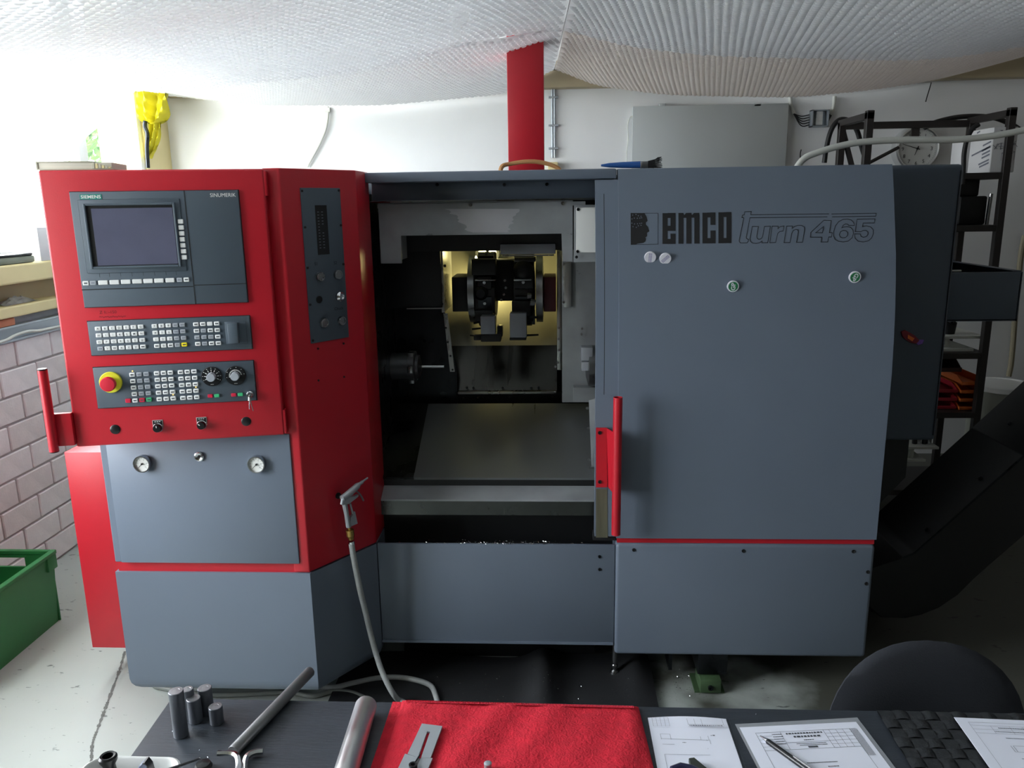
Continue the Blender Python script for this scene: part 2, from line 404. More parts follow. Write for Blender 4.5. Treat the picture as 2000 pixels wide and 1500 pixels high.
leaf_cloud('tree', (-5.0,9.9,2.5), 1.2, 2600, 'light green leafy tree outside the window')

# ================================================================ BUBBLE WRAP
import numpy as np
def wire_at(y): return V((.017+(5-y)*.0273, y, 2.41-(5-y)*.0333))
def pl(x, xs, fs): return float(np.interp(x, xs, fs))
def smooth_pl(xs, fs):
    xx = np.linspace(min(xs), max(xs), 400); ff = np.interp(xx, xs, fs)
    k = np.ones(41)/41; g = np.convolve(np.pad(ff, 20, mode='edge'), k, 'valid'); return xx, g
FL = smooth_pl([-2.35,-2.03,-1.7,-1.32,-1.08,-.74,-.39,-.19,.05], [.15,.194,.221,.188,.167,.132,.06,.02,0])
FR = smooth_pl([.05,.164,.275,.5,.72,1.04,1.37,1.65,2.0,2.5], [0,.031,.061,.093,.119,.141,.157,.153,.109,.05])
BL = smooth_pl([-2.35,-2.25,-1.78,-1.0,-.26,-.1,.017], [.11,.118,.181,.197,.148,.08,0])
BR = smooth_pl([.017,.22,.67,1.41,1.85,2.22,2.69], [0,.107,.174,.204,.171,.123,-.018])
def zf(P): return lambda x, y: wire_at(y).z - np.interp(x, *P)
def zfront(P, ph, sag):
    return lambda x, y: wire_at(y).z - np.interp(x, *P)*(1+sag*np.exp(-((y-1.75)/.6)**2)) + .006*np.sin(x*5+ph)*np.sin(y*3.1+ph) - .012*np.exp(-((y-3.7)/.12)**2)
def zback(P):
    return lambda x, y: wire_at(y).z - np.interp(x, *P)*(.32+.68*np.clip((y-3.65)/1.32,0,1)**.6) - .015*np.sin(np.clip((y-3.65)/1.32,0,1)*pi)
def sheet(label, xa, xb, ya, yb, fz, side, ns, warm=''):
    """side: x limited by the wire (-1 left, +1 right)"""
    nx, ny = 72, 48
    mb = MB(); 
    for j in range(ny+1):
        y = ya+(yb-ya)*j/ny
        x0, x1 = (xa, wire_at(y).x-.002) if side < 0 else (wire_at(y).x+.002, xb)
        for i in range(nx+1):
            x = x0+(x1-x0)*i/nx; mb.v.append(V((x, y, fz(x, y))))
    for j in range(ny):
        for i in range(nx):
            a = j*(nx+1)+i; mb.f.append([a, a+1, a+nx+2, a+nx+1]); mb.m.append(0)
    o = thing('bubble_wrap_sheet', mb, T['film'+warm], label, 'bubble wrap', 'bubble wrap sheets hung under the ceiling', 180)
    p = .034 if ns == 8 else .03; vs = []; fs = []; loc = np.array(o.location)
    ring = np.array([[cos(2*pi*k/ns), sin(2*pi*k/ns)] for k in range(ns)])
    ca, sa = cos(R(19)), sin(R(19)); D = yb-ya+xb-xa+1
    gi, gj = np.meshgrid(np.arange(-int(D/p)-2, int(D/p)+3), np.arange(-int(D/p)-2, int(D/p)+3))
    lx = (gi+.5*(gj % 2))*p; ly = gj*p*.866
    X = (lx*ca-ly*sa+(xa+xb)/2).ravel(); Y = (lx*sa+ly*ca+(ya+yb)/2).ravel()
    wx = .017+(5-Y)*.0273; mg = p*.45
    ok = (Y > ya+mg) & (Y < yb-mg) & ((X > xa+mg) & (X < wx-mg) if side < 0 else (X > wx+mg) & (X < xb-mg))
    X = X[ok]; Y = Y[ok]
    Z = np.array([fz(x, y) for x, y in zip(X, Y)]); e = 1e-3
    gx = np.array([(fz(x+e, y)-z)/e for x, y, z in zip(X, Y, Z)]); gy = np.array([(fz(x, y+e)-z)/e for x, y, z in zip(X, Y, Z)])
    blocks = []
    for r, h in ((p*.42, .0), (p*.33, -.0050)):
        px = X[:,None]+ring[None,:,0]*r; py = Y[:,None]+ring[None,:,1]*r
        pz = Z[:,None]+gx[:,None]*ring[None,:,0]*r+gy[:,None]*ring[None,:,1]*r+h-.0004
        blocks.append(np.stack([px,py,pz], -1))
    top = np.stack([X, Y, Z-.0078], -1)[:,None,:]
    allv = np.concatenate(blocks+[top], 1); N, K = allv.shape[:2]
    me = bpy.data.meshes.new('bubbles'); base = (np.arange(N)*K)[:,None]
    q = np.array([[k, k+ns, (k+1) % ns+ns, (k+1) % ns] for k in range(ns)]); t = np.array([[ns+k, 2*ns, ns+(k+1) % ns] for k in range(ns)])
    qi = (base[:,:,None]+q[None]).reshape(-1); ti = (base[:,:,None]+t[None]).reshape(-1)
    nq, nt_ = N*ns, N*ns
    me.vertices.add(N*K); me.vertices.foreach_set('co', (allv.reshape(-1,3)-loc).reshape(-1).astype(np.float32))
    me.loops.add(len(qi)+len(ti)); me.loops.foreach_set('vertex_index', np.concatenate([qi, ti]).astype(np.int32))
    me.polygons.add(nq+nt_)
    me.polygons.foreach_set('loop_start', np.concatenate([np.arange(nq)*4, nq*4+np.arange(nt_)*3]).astype(np.int32))
    me.update(calc_edges=True); me.validate()
    me.polygons.foreach_set('use_smooth', [True]*len(me.polygons)); me.materials.append(T['bubble'+warm])
    bo = bpy.data.objects.new('bubbles', me); col.objects.link(bo); bo.parent = o; bo['kind'] = 'stuff'
    return o
_zl = zfront(FL, 0, .45)
_sl = sheet('bubble wrap sheet sagging between the window wall and the wire, over the control console', -2.34, 0, 1.15, 3.7, zfront(FL, 0, .45), -1, 8)
sheet('bubble wrap sheet sagging on the clock side of the wire, over the grey sliding door', 0, 2.5, 1.15, 3.7, zfront(FR, 2, .35), 1, 8)
sheet('bubble wrap sheet by the back wall on the window side of the wire', -2.34, 0, 3.66, 4.96, zback(BL), -1, 6)
sheet('bubble wrap sheet by the back wall above the wall cabinet and clock', 0, 2.7, 3.66, 4.96, zback(BR), 1, 6, '_warm')
def on_film(px, py, fz):
    d = ray(px, py); t = 1.2
    while t < 4.5:
        q = cC+d*t
        if q.z > fz(q.x, q.y): break
        t += .004
    return q-V((0,0,.013))
_tp = MB(); _rt = random.Random(4); _row = []
for _y in range(6, 84, 7):
    _row.append([on_film(x+_rt.uniform(-3,3), _y+_rt.uniform(-2,2), _zl)-V((0,0,_rt.uniform(0,.006))) for x in (884-(_y*.06), 892, 900+(14 if _y < 40 else 0))])
for _i in range(len(_row)-1):
    for _j in range(2): _tp.quad(_row[_i][_j], _row[_i][_j+1], _row[_i+1][_j+1], _row[_i+1][_j])
part('tape', _tp, film('packing_tape', .45, gloss=.5), _sl, 0)
a, b = wire_at(1.0), wire_at(4.98)
wr = MB().tube([a-V((0,0,.012)), b-V((0,0,.012))], .0022, 6)
wo = empty('tension_wire', b-V((0,0,.02)), 'thin steel wire carrying the bubble wrap from the beam', 'wire')
part('wire', wr, T['steel'], wo)
part('eye_bolt', MB().sphere(b-V((0,.01,.012)), .014).cyl(b-V((0,.05,.012)), b-V((0,-.02,.012)), .006, n=8), T['chrome'], wo)
part('block', MB().box(b+V((-.005,-.0,-.05)), b+V((.07,.02,.012))), T['wood_block'], wo)
# film hung over the window
mb = MB(); n = 28
_fe = [U(x, y, 'x', -2.28) for x, y in ((-120,450),(0,400),(60,360),(105,335),(130,310),(180,255),(215,220),(248,188))]
for j in range(n+1):
    y = _fe[0].y+(_fe[-1].y-_fe[0].y)*j/n; zb = float(np.interp(y, [q.y for q in _fe], [q.z for q in _fe])); zt = 2.30; k = j/n
    for i in range(13):
        t = i/12; mb.v.append(V((-2.27+.05*sin(t*3)*(1-.3*k)+.01*sin(j*.9+t*4), y, zb+(zt-zb)*t)))
for j in range(n):
    for i in range(12): a = j*13+i; mb.f.append([a, a+1, a+14, a+13]); mb.m.append(0)
fo = thing('window_film', mb, T['window_film'], 'cloudy plastic film hanging in front of the window', 'plastic film', smooth=180)
for pts in ([(95,165),(92,220),(72,280),(45,310)], [(178,242),(150,275),(132,308)]):
    P = [U(x, y, 'x', -2.20) for x, y in pts]; P = spline(P, 5); mb = MB()
    wd = .045
    for i in range(len(P)-1):
        mb.quad(P[i], P[i]+V((0,wd,.01)), P[i+1]+V((0,wd,.01)), P[i+1])
    part('tape_strip', mb, T['tape'], fo)

# ================================================================ THE LATHE
YR, YL, YREC = 2.42, 2.21, 2.43
X0, XC, XP, XD, XE = -1.357, -.744, -.586, .2055, 1.034     # cabinet left, chamfer corner, pillar return, door left, door right
lathe = empty('lathe', (-.16, 2.6, 0), 'large grey and red turning machine with an open work space', 'lathe')
Gp, Rp, Dp = T['grey_paint'], T['red_paint'], T['dark_paint']
zseam = .5265
# --- left cabinet
low = lambda e: abs(e.verts[0].co.z-.10) < 1e-4 and abs(e.verts[1].co.z-.10) < 1e-4
part('base_cover', MB().prism([(X0,YL,.10),(XC,YL,.10),(XP,YREC,.10),(XP,2.95,.10),(X0,2.95,.10)], (0,0,zseam-.10), bev=.055, seg=5, sel=low), Gp, lathe)
cb = part('cabinet_body', MB().prism([(X0,YL+.006,.556),(-.797,YL+.006,.556),(-.797,2.95,.556),(X0,2.95,.556)], (0,0,.40), bev=.003, seg=1), Gp, lathe)
part('stripe', MB().box((X0+.008,YL+.008,zseam), (XC-.002,2.9,.556)), Rp, lathe)
part('upper_shell', MB().box((X0+.02,2.46,.956), (-.80,3.9,1.70), bev=.004), Gp, lathe)
P = lambda x, y, pl=YL: U(x, y, 'y', pl)
dl = P(213,905).x; dr = P(586,1100).x
door = part('cabinet_door', MB().box((dl,YL-.006,.560), (dr,YL+.004,.972), bev=.003), Gp, lathe)
def gauge(cx, cy, r):
    c = P(cx, cy, YL-.006); nrm = V((0,-1,0))
    g = part('pressure_gauge', MB().lathe([(r,0),(r,.012),(r*.97,.016),(r*.86,.016),(r*.86,.010),(.0004,.010)], c, nrm, 32), T['chrome'], door)
    f = MB().lathe([(r*.86,.0101),(.0002,.0102)], c, nrm, 32, 0)
    q = c+nrm*.0107
    for k in range(11):
        an = R(225-27*k); d = V((cos(an),0,sin(an)))
        ribbon(f, [q+d*r*.62, q+d*r*.78], r*.03, nrm, 1, False)
    for k in range(0, 11, 2):
        an = R(225-27*k); d = V((cos(an),0,sin(an))); put_text(f, str(k), q+d*r*.5, V((1,0,0)), V((0,0,1)), 1, h=r*.13)
    d = V((cos(R(222)),0,sin(R(222)))); s = V((-d.z,0,d.x))
    f.add([q+d*r*.78, q+s*r*.05, q-d*r*.22, q-s*r*.05], [(0,1,2,3)], 1)
    o = part('gauge_face', f, [T['dial_face'], T['ink']], door)
    part('gauge_hub', MB().cyl(q, q+nrm*.003, r*.12, n=12), T['black'], door)
gauge(281, 904, .0262); gauge(503.5, 905, .0265)
c = P(390, 891, YL-.006)
part('lock', MB().lathe([(.0145,0),(.0145,.006),(.011,.008),(.007,.006),(.0001,.006)], c, V((0,-1,0)), 24), T['chrome'], door)
part('keyhole', MB().box(c+V((-.0012,-.0072,-.0045)), c+V((.0012,-.0062,.0045))).cyl(c-V((0,.006,0)), c-V((0,.0071,0)), .0038, n=12), T['black'], door)
# --- red pillar with chamfer
pil = part('pillar', MB().prism([(-.793,YL,zseam+.004),(XC,YL,zseam+.004),(XP,YREC,zseam+.004),(XP,2.60,zseam+.004),(-.793,2.60,zseam+.004)], (0,0,1.727-zseam-.004), bev=.004), Rp, lathe)
ch0 = V((XC,YL,0)); chd = V((XP-XC,YREC-YL,0)).normalized(); chn = V((chd.y,-chd.x,0))
CH = lambda x, y: UP(x, y, ch0, chn)
pts = [CH(585,369), CH(661,365), CH(681.5,658), CH(607,671)]
zt = (pts[0].z+pts[1].z)/2; zb = (pts[2].z+pts[3].z)/2
s0 = ((pts[0]-ch0).dot(chd)+(pts[3]-ch0).dot(chd))/2; s1 = ((pts[1]-ch0).dot(chd)+(pts[2]-ch0).dot(chd))/2
def chp(s, z, o=0): return V((ch0.x, ch0.y, z)) + chd*s + chn*o
Zv = V((0,0,1))
sp = part('switch_panel', MB().prism([chp(s0,zt,-.001), chp(s1,zt,-.001), chp(s1,zb,-.001), chp(s0,zb,-.001)], chn*.005, bev=.0015), T['panel_grey'], lathe)
def chs(x, y): q = CH(x, y); return (q-ch0).dot(chd), q.z
a = chs(613,401); b = chs(645,496)
part('display_window', MB().prism([chp(a[0],a[1],.003), chp(b[0]-.006,a[1],.003), chp(b[0]-.006,b[1],.003), chp(a[0],b[1],.003)], chn*.002), T['black_satin'], sp)
mb = MB()
for k in range(13):
    for j in range(2):
        z = a[1]-.02-k*(a[1]-b[1]-.03)/13
        if k in (5,6) and j: continue
        q = chp(a[0]+.009+j*.014, z, .0054); mb.quad(q-chd*.003, q+chd*.003, q+chd*.003+Zv*.002, q-chd*.003+Zv*.002)
part('display_marks', mb, T['ink_grey'], sp, 0)
for x, y in ((588,373),(660,372),(594,444),(664,440),(599,523),(669,516),(604,595),(609,665)):
    s, z = chs(x, y); part('screw', MB().lathe([(.004,0),(.0035,.002),(.0015,.002),(.001,.001)], chp(s,z,.004), chn, 10), T['black_satin'], sp)
for i, (x, y) in enumerate(((622,540),(657,536),(630,630),(664,626))):
    s, z = chs(x, y)
    bt = part('push_button', MB().lathe([(.0135,0),(.0135,.008),(.0125,.010),(.0098,.010),(.0095,.008),(.0001,.0085)], chp(s,z,.004), chn, 20), T['steel'], sp)
s, z = chs(661,579)
part('key_switch', MB().lathe([(.0145,0),(.0145,.006),(.011,.009),(.009,.014),(.0065,.014),(.004,.011),(.0001,.011)], chp(s,z,.004), chn, 20), T['chrome'], sp)
s, z = chs(621.5,585)
part('blanking_plug', MB().lathe([(.011,0),(.0105,.002),(.0001,.0025)], chp(s,z,.004), chn, 20), T['black'], sp)
for x, y, t in ((615,515,'S1'),(653,513,'S2'),(660,602,'Chuck')):
    s, z = chs(x, y); mk = MB(); put_text(mk, t, chp(s,z,.0046), chd, Zv, 0, h=.009); part('pen_mark', mk, T['ink'], sp, 0)
for x, y in ((621,681),(671,671),(622,743),(672,736)):
    s, z = chs(x, y); part('pillar_screw', MB().lathe([(.0035,0),(.003,.002),(.0012,.002),(.001,.001)], chp(s,z,0), chn, 10), T['black_satin'], lathe)
# hook for the air gun
hk = CH(660,968)
part('hook', MB().lathe([(.010,0),(.010,.003),(.004,.004),(.004,.040),(.010,.041),(.010,.045),(.0001,.046)], hk, chn, 16), T['black_satin'], lathe)
# --- hood, top, rear
zh = U(960,333,'y',2.55).z; zl = U(960,353,'y',2.55).z
part('hood', MB().box((XP-.004,2.55,zl), (XD-.004,2.95,zh), bev=.006), Gp, lathe)
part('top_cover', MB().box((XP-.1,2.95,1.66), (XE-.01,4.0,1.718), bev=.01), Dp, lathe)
part('rear_body', MB().box((-.80,3.55,.15), (XE-.01,4.0,1.66)), Dp, lathe)
# --- right lower cover, recess panel, plinth
rc = part('base_cover', MB().box((XD,YR,.135), (XE,2.95,.537), bev=.012, seg=3), Gp, lathe)
for x, y in ((1238,1074),(1452,1076),(1667,1077),(1695,1117),(1692,1140)):
    q = P(x,y,YR); part('bolt', MB().lathe([(.0062,0),(.0058,.002),(.003,.002),(.0022,.0008)], q, V((0,-1,0)), 12), T['black'], rc)
part('stripe', MB().box((XD+.004,YR+.008,.5375), (XE-.003,2.9,.558)), Rp, lathe)
zr0 = U(980,1253,'y',YREC).z; zr1 = U(980,1063,'y',YREC).z
rp = part('front_panel', MB().box((XP+.002,YREC,zr0), (XD-.001,YREC+.012,zr1), bev=.004).box((XP+.002,YREC-.004,zr0-.006), (XD-.004,YREC+.04,zr0+.002)), Gp, lathe)
for x, y in ((1171,1087),(1171,1112)):
    part('bolt', MB().lathe([(.0055,0),(.005,.003),(.0025,.0032),(.002,.001)], P(x,y,YREC), V((0,-1,0)), 12), T['dark_steel'], rp)
part('plinth', MB().box((X0+.05,2.72,.14), (XE-.05,3.9,.52)), T['black'], lathe)
part('skid', MB().box((-.55,2.62,.0), (.15,2.72,.16)), T['black'], lathe)
q = U(1200,1322,'z',0)
part('levelling_foot', MB().cyl((q.x,q.y,0), (q.x,q.y,.16), .009, n=10).sphere((q.x,q.y,.045), .012).lathe([(.02,0),(.02,.012),(.012,.03)], (q.x,q.y,0), Zv, 16), T['steel'], lathe)
a = U(1312,1352,'z',0); g = U(1387,1357,'z',0)
lg = part('machine_leg', MB().box((a.x,2.50,.03), (a.x+.012,2.70,.2)).box((g.x-.04,2.43,.058), (g.x+.06,2.75,.2), bev=.004).box((a.x,2.66,0), (g.x+.055,2.75,.065)), T['dark_steel'], lathe)
fg = part('levelling_wedge', MB().box((g.x-.034,g.y,.005), (g.x+.036,2.50,.055), bev=.004).box((g.x-.05,g.y+.01,0), (g.x+.05,2.52,.006)), T['foot_green'], lathe)
part('wedge_bolt', MB().lathe([(.009,0),(.009,.006),(.005,.006),(.004,.002)], (g.x,g.y,.027), V((0,-1,0)), 12), T['dark_steel'], lathe)
part('machine_leg', MB().box((-1.2,2.4,0), (-1.1,2.6,.11)), T['black'], lathe)
part('machine_leg', MB().box((-1.2,3.6,0), (-1.1,3.8,.15)), T['black'], lathe)
part('machine_leg', MB().box((.8,3.6,0), (.9,3.8,.15)), T['black'], lathe)
# --- side housing on the right, catch tray
zs1 = U(1880,320,'y',2.7).z; xs1 = U(1884,330,'y',2.7).x; zs0 = U(1780,861,'y',2.7).z
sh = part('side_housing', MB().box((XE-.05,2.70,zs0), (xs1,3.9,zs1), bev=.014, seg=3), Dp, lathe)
part('edge_strip', MB().box((xs1-.012,2.697,zs0+.02), (xs1-.010,2.702,zs1-.02)), T['panel_groove'], lathe)
part('lower_housing', MB().prism([(XE-.04,2.78,.14),(1.09,2.78,.14),(1.09,2.78,.42),(1.27,2.78,.64),(1.27,2.78,zs0),(XE-.04,2.78,zs0)], (0,1.1,0)), T['black'], lathe)
part('body', MB().box((XD+.02,2.60,.56), (XE-.02,3.55,1.66)), T['black'], lathe)
tq = [U(1848,628,'y',2.8), U(1986,628,'y',2.8), U(2001,531,'y',2.8), U(1858,531,'y',2.8)]
tx0 = xs1+.001; tx1 = tq[1].x; tz0 = tq[0].z; tz1 = tq[2].z
ty = MB().box((tx0,2.80,tz0), (tx1,2.812,tz1), bev=.003)                       # front of tray
ty.prism([(tx0,2.80,tz0),(tx1,2.80,tz0),(tx1,3.25,tz0),(tx0,3.25,tz0)], (0,0,.006))
ty.box((tx1-.006,2.80,tz0), (tx1,3.25,tz1))
ty.prism([(tx0,3.25,tz0),(tx1,3.25,tz0),(tx1,3.25,tz1),(tx0,3.25,tz1+.24)], (0,.008,0))
ty.prism([(tx1-.03,2.81,tz1),(tx1,2.81,tz1),(tx1,3.25,tz1),(tx1-.03,3.25,tz1)], (0,0,.004))
tray = part('catch_tray', ty, Dp, lathe)
part('tray_liner', MB().box((tx0,2.822,tz1+.002), (tx0+.085,2.828,tz1+.007)).prism([(tx0,2.83,tz1+.004),(tx0+.03,2.83,tz1+.004),(tx0,2.83,tz1+.05)], (0,.02,0)), T['cable_white'], tray)
part('tray_chute', MB().prism([(tx0,2.83,tz0+.01),(tx1-.008,2.83,tz0+.01),(tx1-.008,3.245,tz0+.01),(tx0,3.245,tz0+.30)], (0,0,.004)), T['dark_steel'], tray)
# --- rear red box on the left
ybx = 2.45
a = U(125,883,'y',ybx); b = U(180,1265,'y',ybx); c = U(240,1265,'y',ybx)
bx0 = (a.x+b.x)/2
part('transformer_box', MB().box((bx0,ybx,b.z), (X0-.001,3.0,a.z), bev=.003), Rp, lathe)
part('bracket', MB().box((X0-.06,2.98,.3), (X0+.05,3.06,.8)), T['black'], lathe)
# --- cable duct (tall red column)
a = U(993,330,'y',3.85); b = U(1063,330,'y',3.85)
part('cable_duct', MB().box((a.x,3.85,1.70), (b.x,3.99,3.0), bev=.004), Rp, lathe)
k = U(985,325,'y',3.7)
part('cable_bundle', MB().tube(spline([k+V((-.02,0,-.04)),k+V((-.01,0,.0)),k+V((.03,.02,.012)),k+V((.10,.02,.02)),k+V((.17,.02,.015)),k+V((.24,.02,-.01)),k+V((.26,.02,-.05))],6), .010, 8), T['wood_block'], lathe)

# --- sliding door
PROF = [(.556,2.42),(1.10,2.42),(1.20,2.4275),(1.30,2.4385),(1.38,2.4525),(1.46,2.469),(1.64,2.523),(1.70,2.543),(1.722,2.552)]
def dy(z):
    return float(np.interp(z, [q[0] for q in PROF], [q[1] for q in PROF]))
def DS(x, y, o=0):
    Y = 2.45
    for _ in range(8): q = U(x, y, 'y', Y); Y = dy(q.z)
    return q + V((0,-1,0))*o
def profsheet(mb, xa, xb, off, th, z0=None, z1=None, mi=0):
    pr = [(z, y) for z, y in PROF if (z0 is None or z > z0+.003) and (z1 is None or z < z1-.003)]
    if z0 is not None: pr = [(z0, dy(z0))]+pr
    if z1 is not None: pr = pr+[(z1, dy(z1))]
    n = len(pr); vs = []
    for x in (xa, xb):
        vs += [V((x, y+off, z)) for z, y in pr] + [V((x, y+off+th, z)) for z, y in reversed(pr)]
    m = 2*n
    fs = [list(range(m)), [m+i for i in reversed(range(m))]] + [(i, i+m, (i+1) % m+m, (i+1) % m) for i in range(m)]
    bm = bmesh.new(); bv = [bm.verts.new(q) for q in vs]
    for f in fs: bm.faces.new([bv[i] for i in f])
    bmesh.ops.recalc_face_normals(bm, faces=bm.faces[:])
    mb.bm(bm, mi)
sd = part('sliding_door', MB(), Gp, lathe)
mb = MB(); profsheet(mb, XD, XE, 0, .05); 
me = mkmesh('sliding_door', mb, Gp, lathe.location, 40); sd.data = me
sd['label'] = 'curved grey sheet metal door with black lettering'
XJ = U(1163.5,700,'y',2.45).x
mb = MB(); profsheet(mb, XJ, XD, .014, .035, .556, 1.69); profsheet(mb, U(1182,560,'y',2.45).x, XD, .010, .004, U(1190,771,'y',2.43).z, U(1190,378,'y',2.5).z)
part('door_jamb', mb, Gp, sd)
mb = MB(); profsheet(mb, U(1182,560,'y',2.45).x-.002, U(1182,560,'y',2.45).x, .012, .004, U(1190,771,'y',2.43).z, U(1190,378,'y',2.5).z); part('jamb_seam', mb, T['panel_groove'], sd)
# handle: bracket and tube
yb_ = 2.43
hp = [(1164,835),(1185,835),(1189,845),(1199,846),(1199,965),(1193,966),(1188,951),(1164,951)]
part('handle_bracket', MB().prism([U(x,y,'y',yb_) for x, y in hp[:2]]+[U(1186,951,'y',yb_), U(1164,951,'y',yb_)], (0,-.004,0)).prism([U(1184,836,'y',yb_), U(1200,846,'y',2.375), U(1200,966,'y',2.375), U(1187,951,'y',yb_)], (.004,.0,0)), Rp, sd)
t0 = U(1207,776,'y',2.36); t1 = U(1205.5,1044,'y',2.36)
part('handle_tube', MB().lathe([(.0125,0),(.0142,0),(.0142,t0.z-t1.z),(.0125,t0.z-t1.z),(.0125,0)], (t0.x,2.36,t1.z), Zv, 24, caps=False).cyl((t0.x,2.36,t1.z), (t0.x,2.36,t1.z+.03), .0128, n=20), Rp, sd)
for y in (845,941): part('bolt', MB().lathe([(.006,0),(.006,.003),(.003,.003),(.002,.001)], U(1171.5,y,'y',yb_-.004), V((0,-1,0)), 12), T['black'], sd)
part('stain', MB().prism([U(1164,955,'y',2.433), U(1186,955,'y',2.433), U(1187,1050,'y',2.433), U(1164,1050,'y',2.433)], (0,.0006,0)), mat('oil_stain', (104,102,84), .35, vary=.5, vscale=14, stretch=(3,1,.25)), sd)
part('door_seal', MB().box((XJ-.004,2.45,.535), (XD,2.49,.5555)), T['rubber'], sd)
# lettering
k1 = lambda x, y: DS(1220+x/7.692, 400+y/7.692, .0008); k2 = lambda x, y: DS(1435+x/6.897, 400+y/6.897, .0008)
def poly(mb, pts, mi=0): mb.add(pts, [list(range(len(pts)))], mi)
NRM = V((0,-1,-.3)).normalized()
lt = MB()
def rects(rs):
    for x0, y0, x1, y1 in rs: poly(lt, [k1(x0,y0), k1(x1,y0), k1(x1,y1), k1(x0,y1)])
rects([(568,125,645,588),(645,122,688,198),(688,122,765,392),(645,315,688,392),(645,512,688,588),(688,432,765,588)])              # e
rects([(808,122,884,585),(884,160,925,196),(925,160,1004,583),(1004,156,1046,194),(1046,150,1124,582)])                              # m
for xs in ((808,122),(925,122)): poly(lt, [k1(xs[0]+40,124), k1(xs[0]+72,122), k1(xs[0]+88,155), k1(xs[0]+115,122), k1(xs[0]+196,120), k1(xs[0]+196,165), k1(xs[0]+40,165)])
rects([(1168,118,1243,580),(1243,116,1288,190),(1288,114,1364,302),(1288,385,1366,580),(1243,500,1288,580)])                          # c
rects([(1408,112,1486,578),(1486,110,1528,184),(1528,108,1604,576),(1486,498,1528,577)])                                              # o
# head logo
fr = [k1(92,126), k1(500,126), k1(502,592), k1(94,598)]; ribbon(lt, fr, .0011, NRM)
head = [(94,126),(300,128),(330,180),(345,240),(318,268),(322,300),(352,330),(372,398),(335,420),(338,470),(310,490),(322,512),(312,550),(280,572),(190,584),(165,598),(95,598)]
poly(lt, [k1(*q) for q in head])
part('lettering', lt, T['ink'], sd, 0)
l2 = MB()
for x, y in ((120,155),(170,145),(205,165),(245,172),(110,212),(145,200),(190,202),(228,200),(255,196),(108,275),(148,288),(192,285),(228,280),(255,276),(125,328),(175,338),(205,315),(245,308)):
    c = k1(x,y)+V((0,-.0005,0)); l2.add([c+V((cos(2*pi*k/8)*.0016,0,sin(2*pi*k/8)*.0016)) for k in range(8)], [list(range(8))])
part('lettering_dots', l2, Gp, sd, 0)
o2 = MB(); WD = .0018
def outl(pts, closed=True): ribbon(o2, [k2(*q) for q in pts], WD, NRM, 0, closed)
def arc(cx, cy, rx, ry, a0, a1, n=10, sh=.14): return [(cx+rx*cos(R(a0+(a1-a0)*k/n))-sh*(-ry*sin(R(a0+(a1-a0)*k/n)))*-1*0, cy-ry*sin(R(a0+(a1-a0)*k/n))) for k in range(n+1)]
outl([(1270,122),(215,134),(222,90),(134,94),(128,134),(102,140),(95,172),(120,176),(62,462),(60,490),(74,512),(100,514),(165,512),(182,490),(184,466),(160,456),(155,436),(204,174),(1245,162)], False)
outl([(1302,124),(1904,114),(1897,154),(1312,162)], False)
outl([(236,292),(318,292),(296,420),(300,448),(318,464),(345,462),(366,446),(376,420),(400,292),(478,288),(444,510),(364,512),(366,490),(330,512),(290,520),(240,516),(212,492),(204,460)])
outl([(503,288),(584,288),(580,324),(610,296),(662,284),(652,352),(606,360),(578,386),(550,508),(470,512)])
outl([(698,288),(776,286),(772,318),(810,290),(850,277),(900,278),(932,296),(942,326),(912,504),(830,506),(856,362),(846,336),(820,332),(788,346),(768,384),(744,508),(662,510)])
outl([(1200,208),(1298,212),(1274,374),(1312,376),(1302,434),(1264,434),(1252,500),(1160,502),(1170,436),(1018,436),(1024,372)])
outl([(1196,292),(1180,378),(1088,376)])
outl([(1612,278),(1600,236),(1570,206),(1520,192),(1460,196),(1400,226),(1356,282),(1332,360),(1330,420),(1350,466),(1396,492),(1460,500),(1530,488),(1580,444),(1598,384),(1590,336),(1560,304),(1510,294),(1468,300),(1440,310),(1460,276),(1490,258),(1520,262),(1534,278)])
outl([(1408,402),(1424,362),(1460,344),(1500,350),(1522,376),(1518,412),(1492,440),(1452,446),(1420,434)])
outl([(1648,194),(1888,190),(1880,244),(1728,246),(1720,294),(1770,284),(1830,298),(1864,336),(1866,390),(1842,448),(1796,486),(1730,500),(1660,490),(1620,450),(1612,392),(1690,392),(1700,424),(1730,438),(1770,430),(1794,396),(1790,364),(1764,344),(1726,346),(1700,362),(1620,360)])
part('outline_lettering', o2, T['ink'], sd, 0)

# --- inside the work space
IW = T['bulkhead']; DK = T['dark_steel']; CB = T['cast_black']; ST = T['oily_steel']; BR_ = T['brushed']
def wp(x, y, Y): return U(x, y, 'y', Y)
def scr(mb, x, y, Y, r=.0055): mb.lathe([(r,0),(r,.003),(r*.5,.003),(r*.4,.001)], wp(x,y,Y), V((0,-1,0)), 10)
def screws(parent, pts, Y, r=.0055, m='dark_steel'):
    for x, y in pts: mb = MB(); scr(mb, x, y, Y, r); part('screw', mb, T[m], parent)
XI0 = XP+.001
part('cavity_wall', MB().box((XP-.03,2.59,.30), (XP-.018,3.5,1.66)), DK, lathe)
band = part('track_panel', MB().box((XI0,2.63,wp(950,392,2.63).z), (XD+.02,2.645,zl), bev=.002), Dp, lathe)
screws(band, ((854,361),(985,361),(1068,360)), 2.63)
z = wp(950,391,2.62).z
part('door_rail', MB().box((XI0,2.60,z-.004), (XJ+.02,2.63,z+.002), bev=.001), ST, lathe)
YP = 2.66
pp = [(735,394),(1121,388),(1118,513),(1099,513),(1098,457),(783,456),(783,516),(735,516)]
Z1 = wp(950,392,YP).z; Z2 = wp(950,457,YP).z; Z3 = wp(760,515,YP).z
xa, xb_, xc_, xd_ = XI0+.012, wp(783,480,YP).x, wp(1098,480,YP).x, wp(1119,480,YP).x
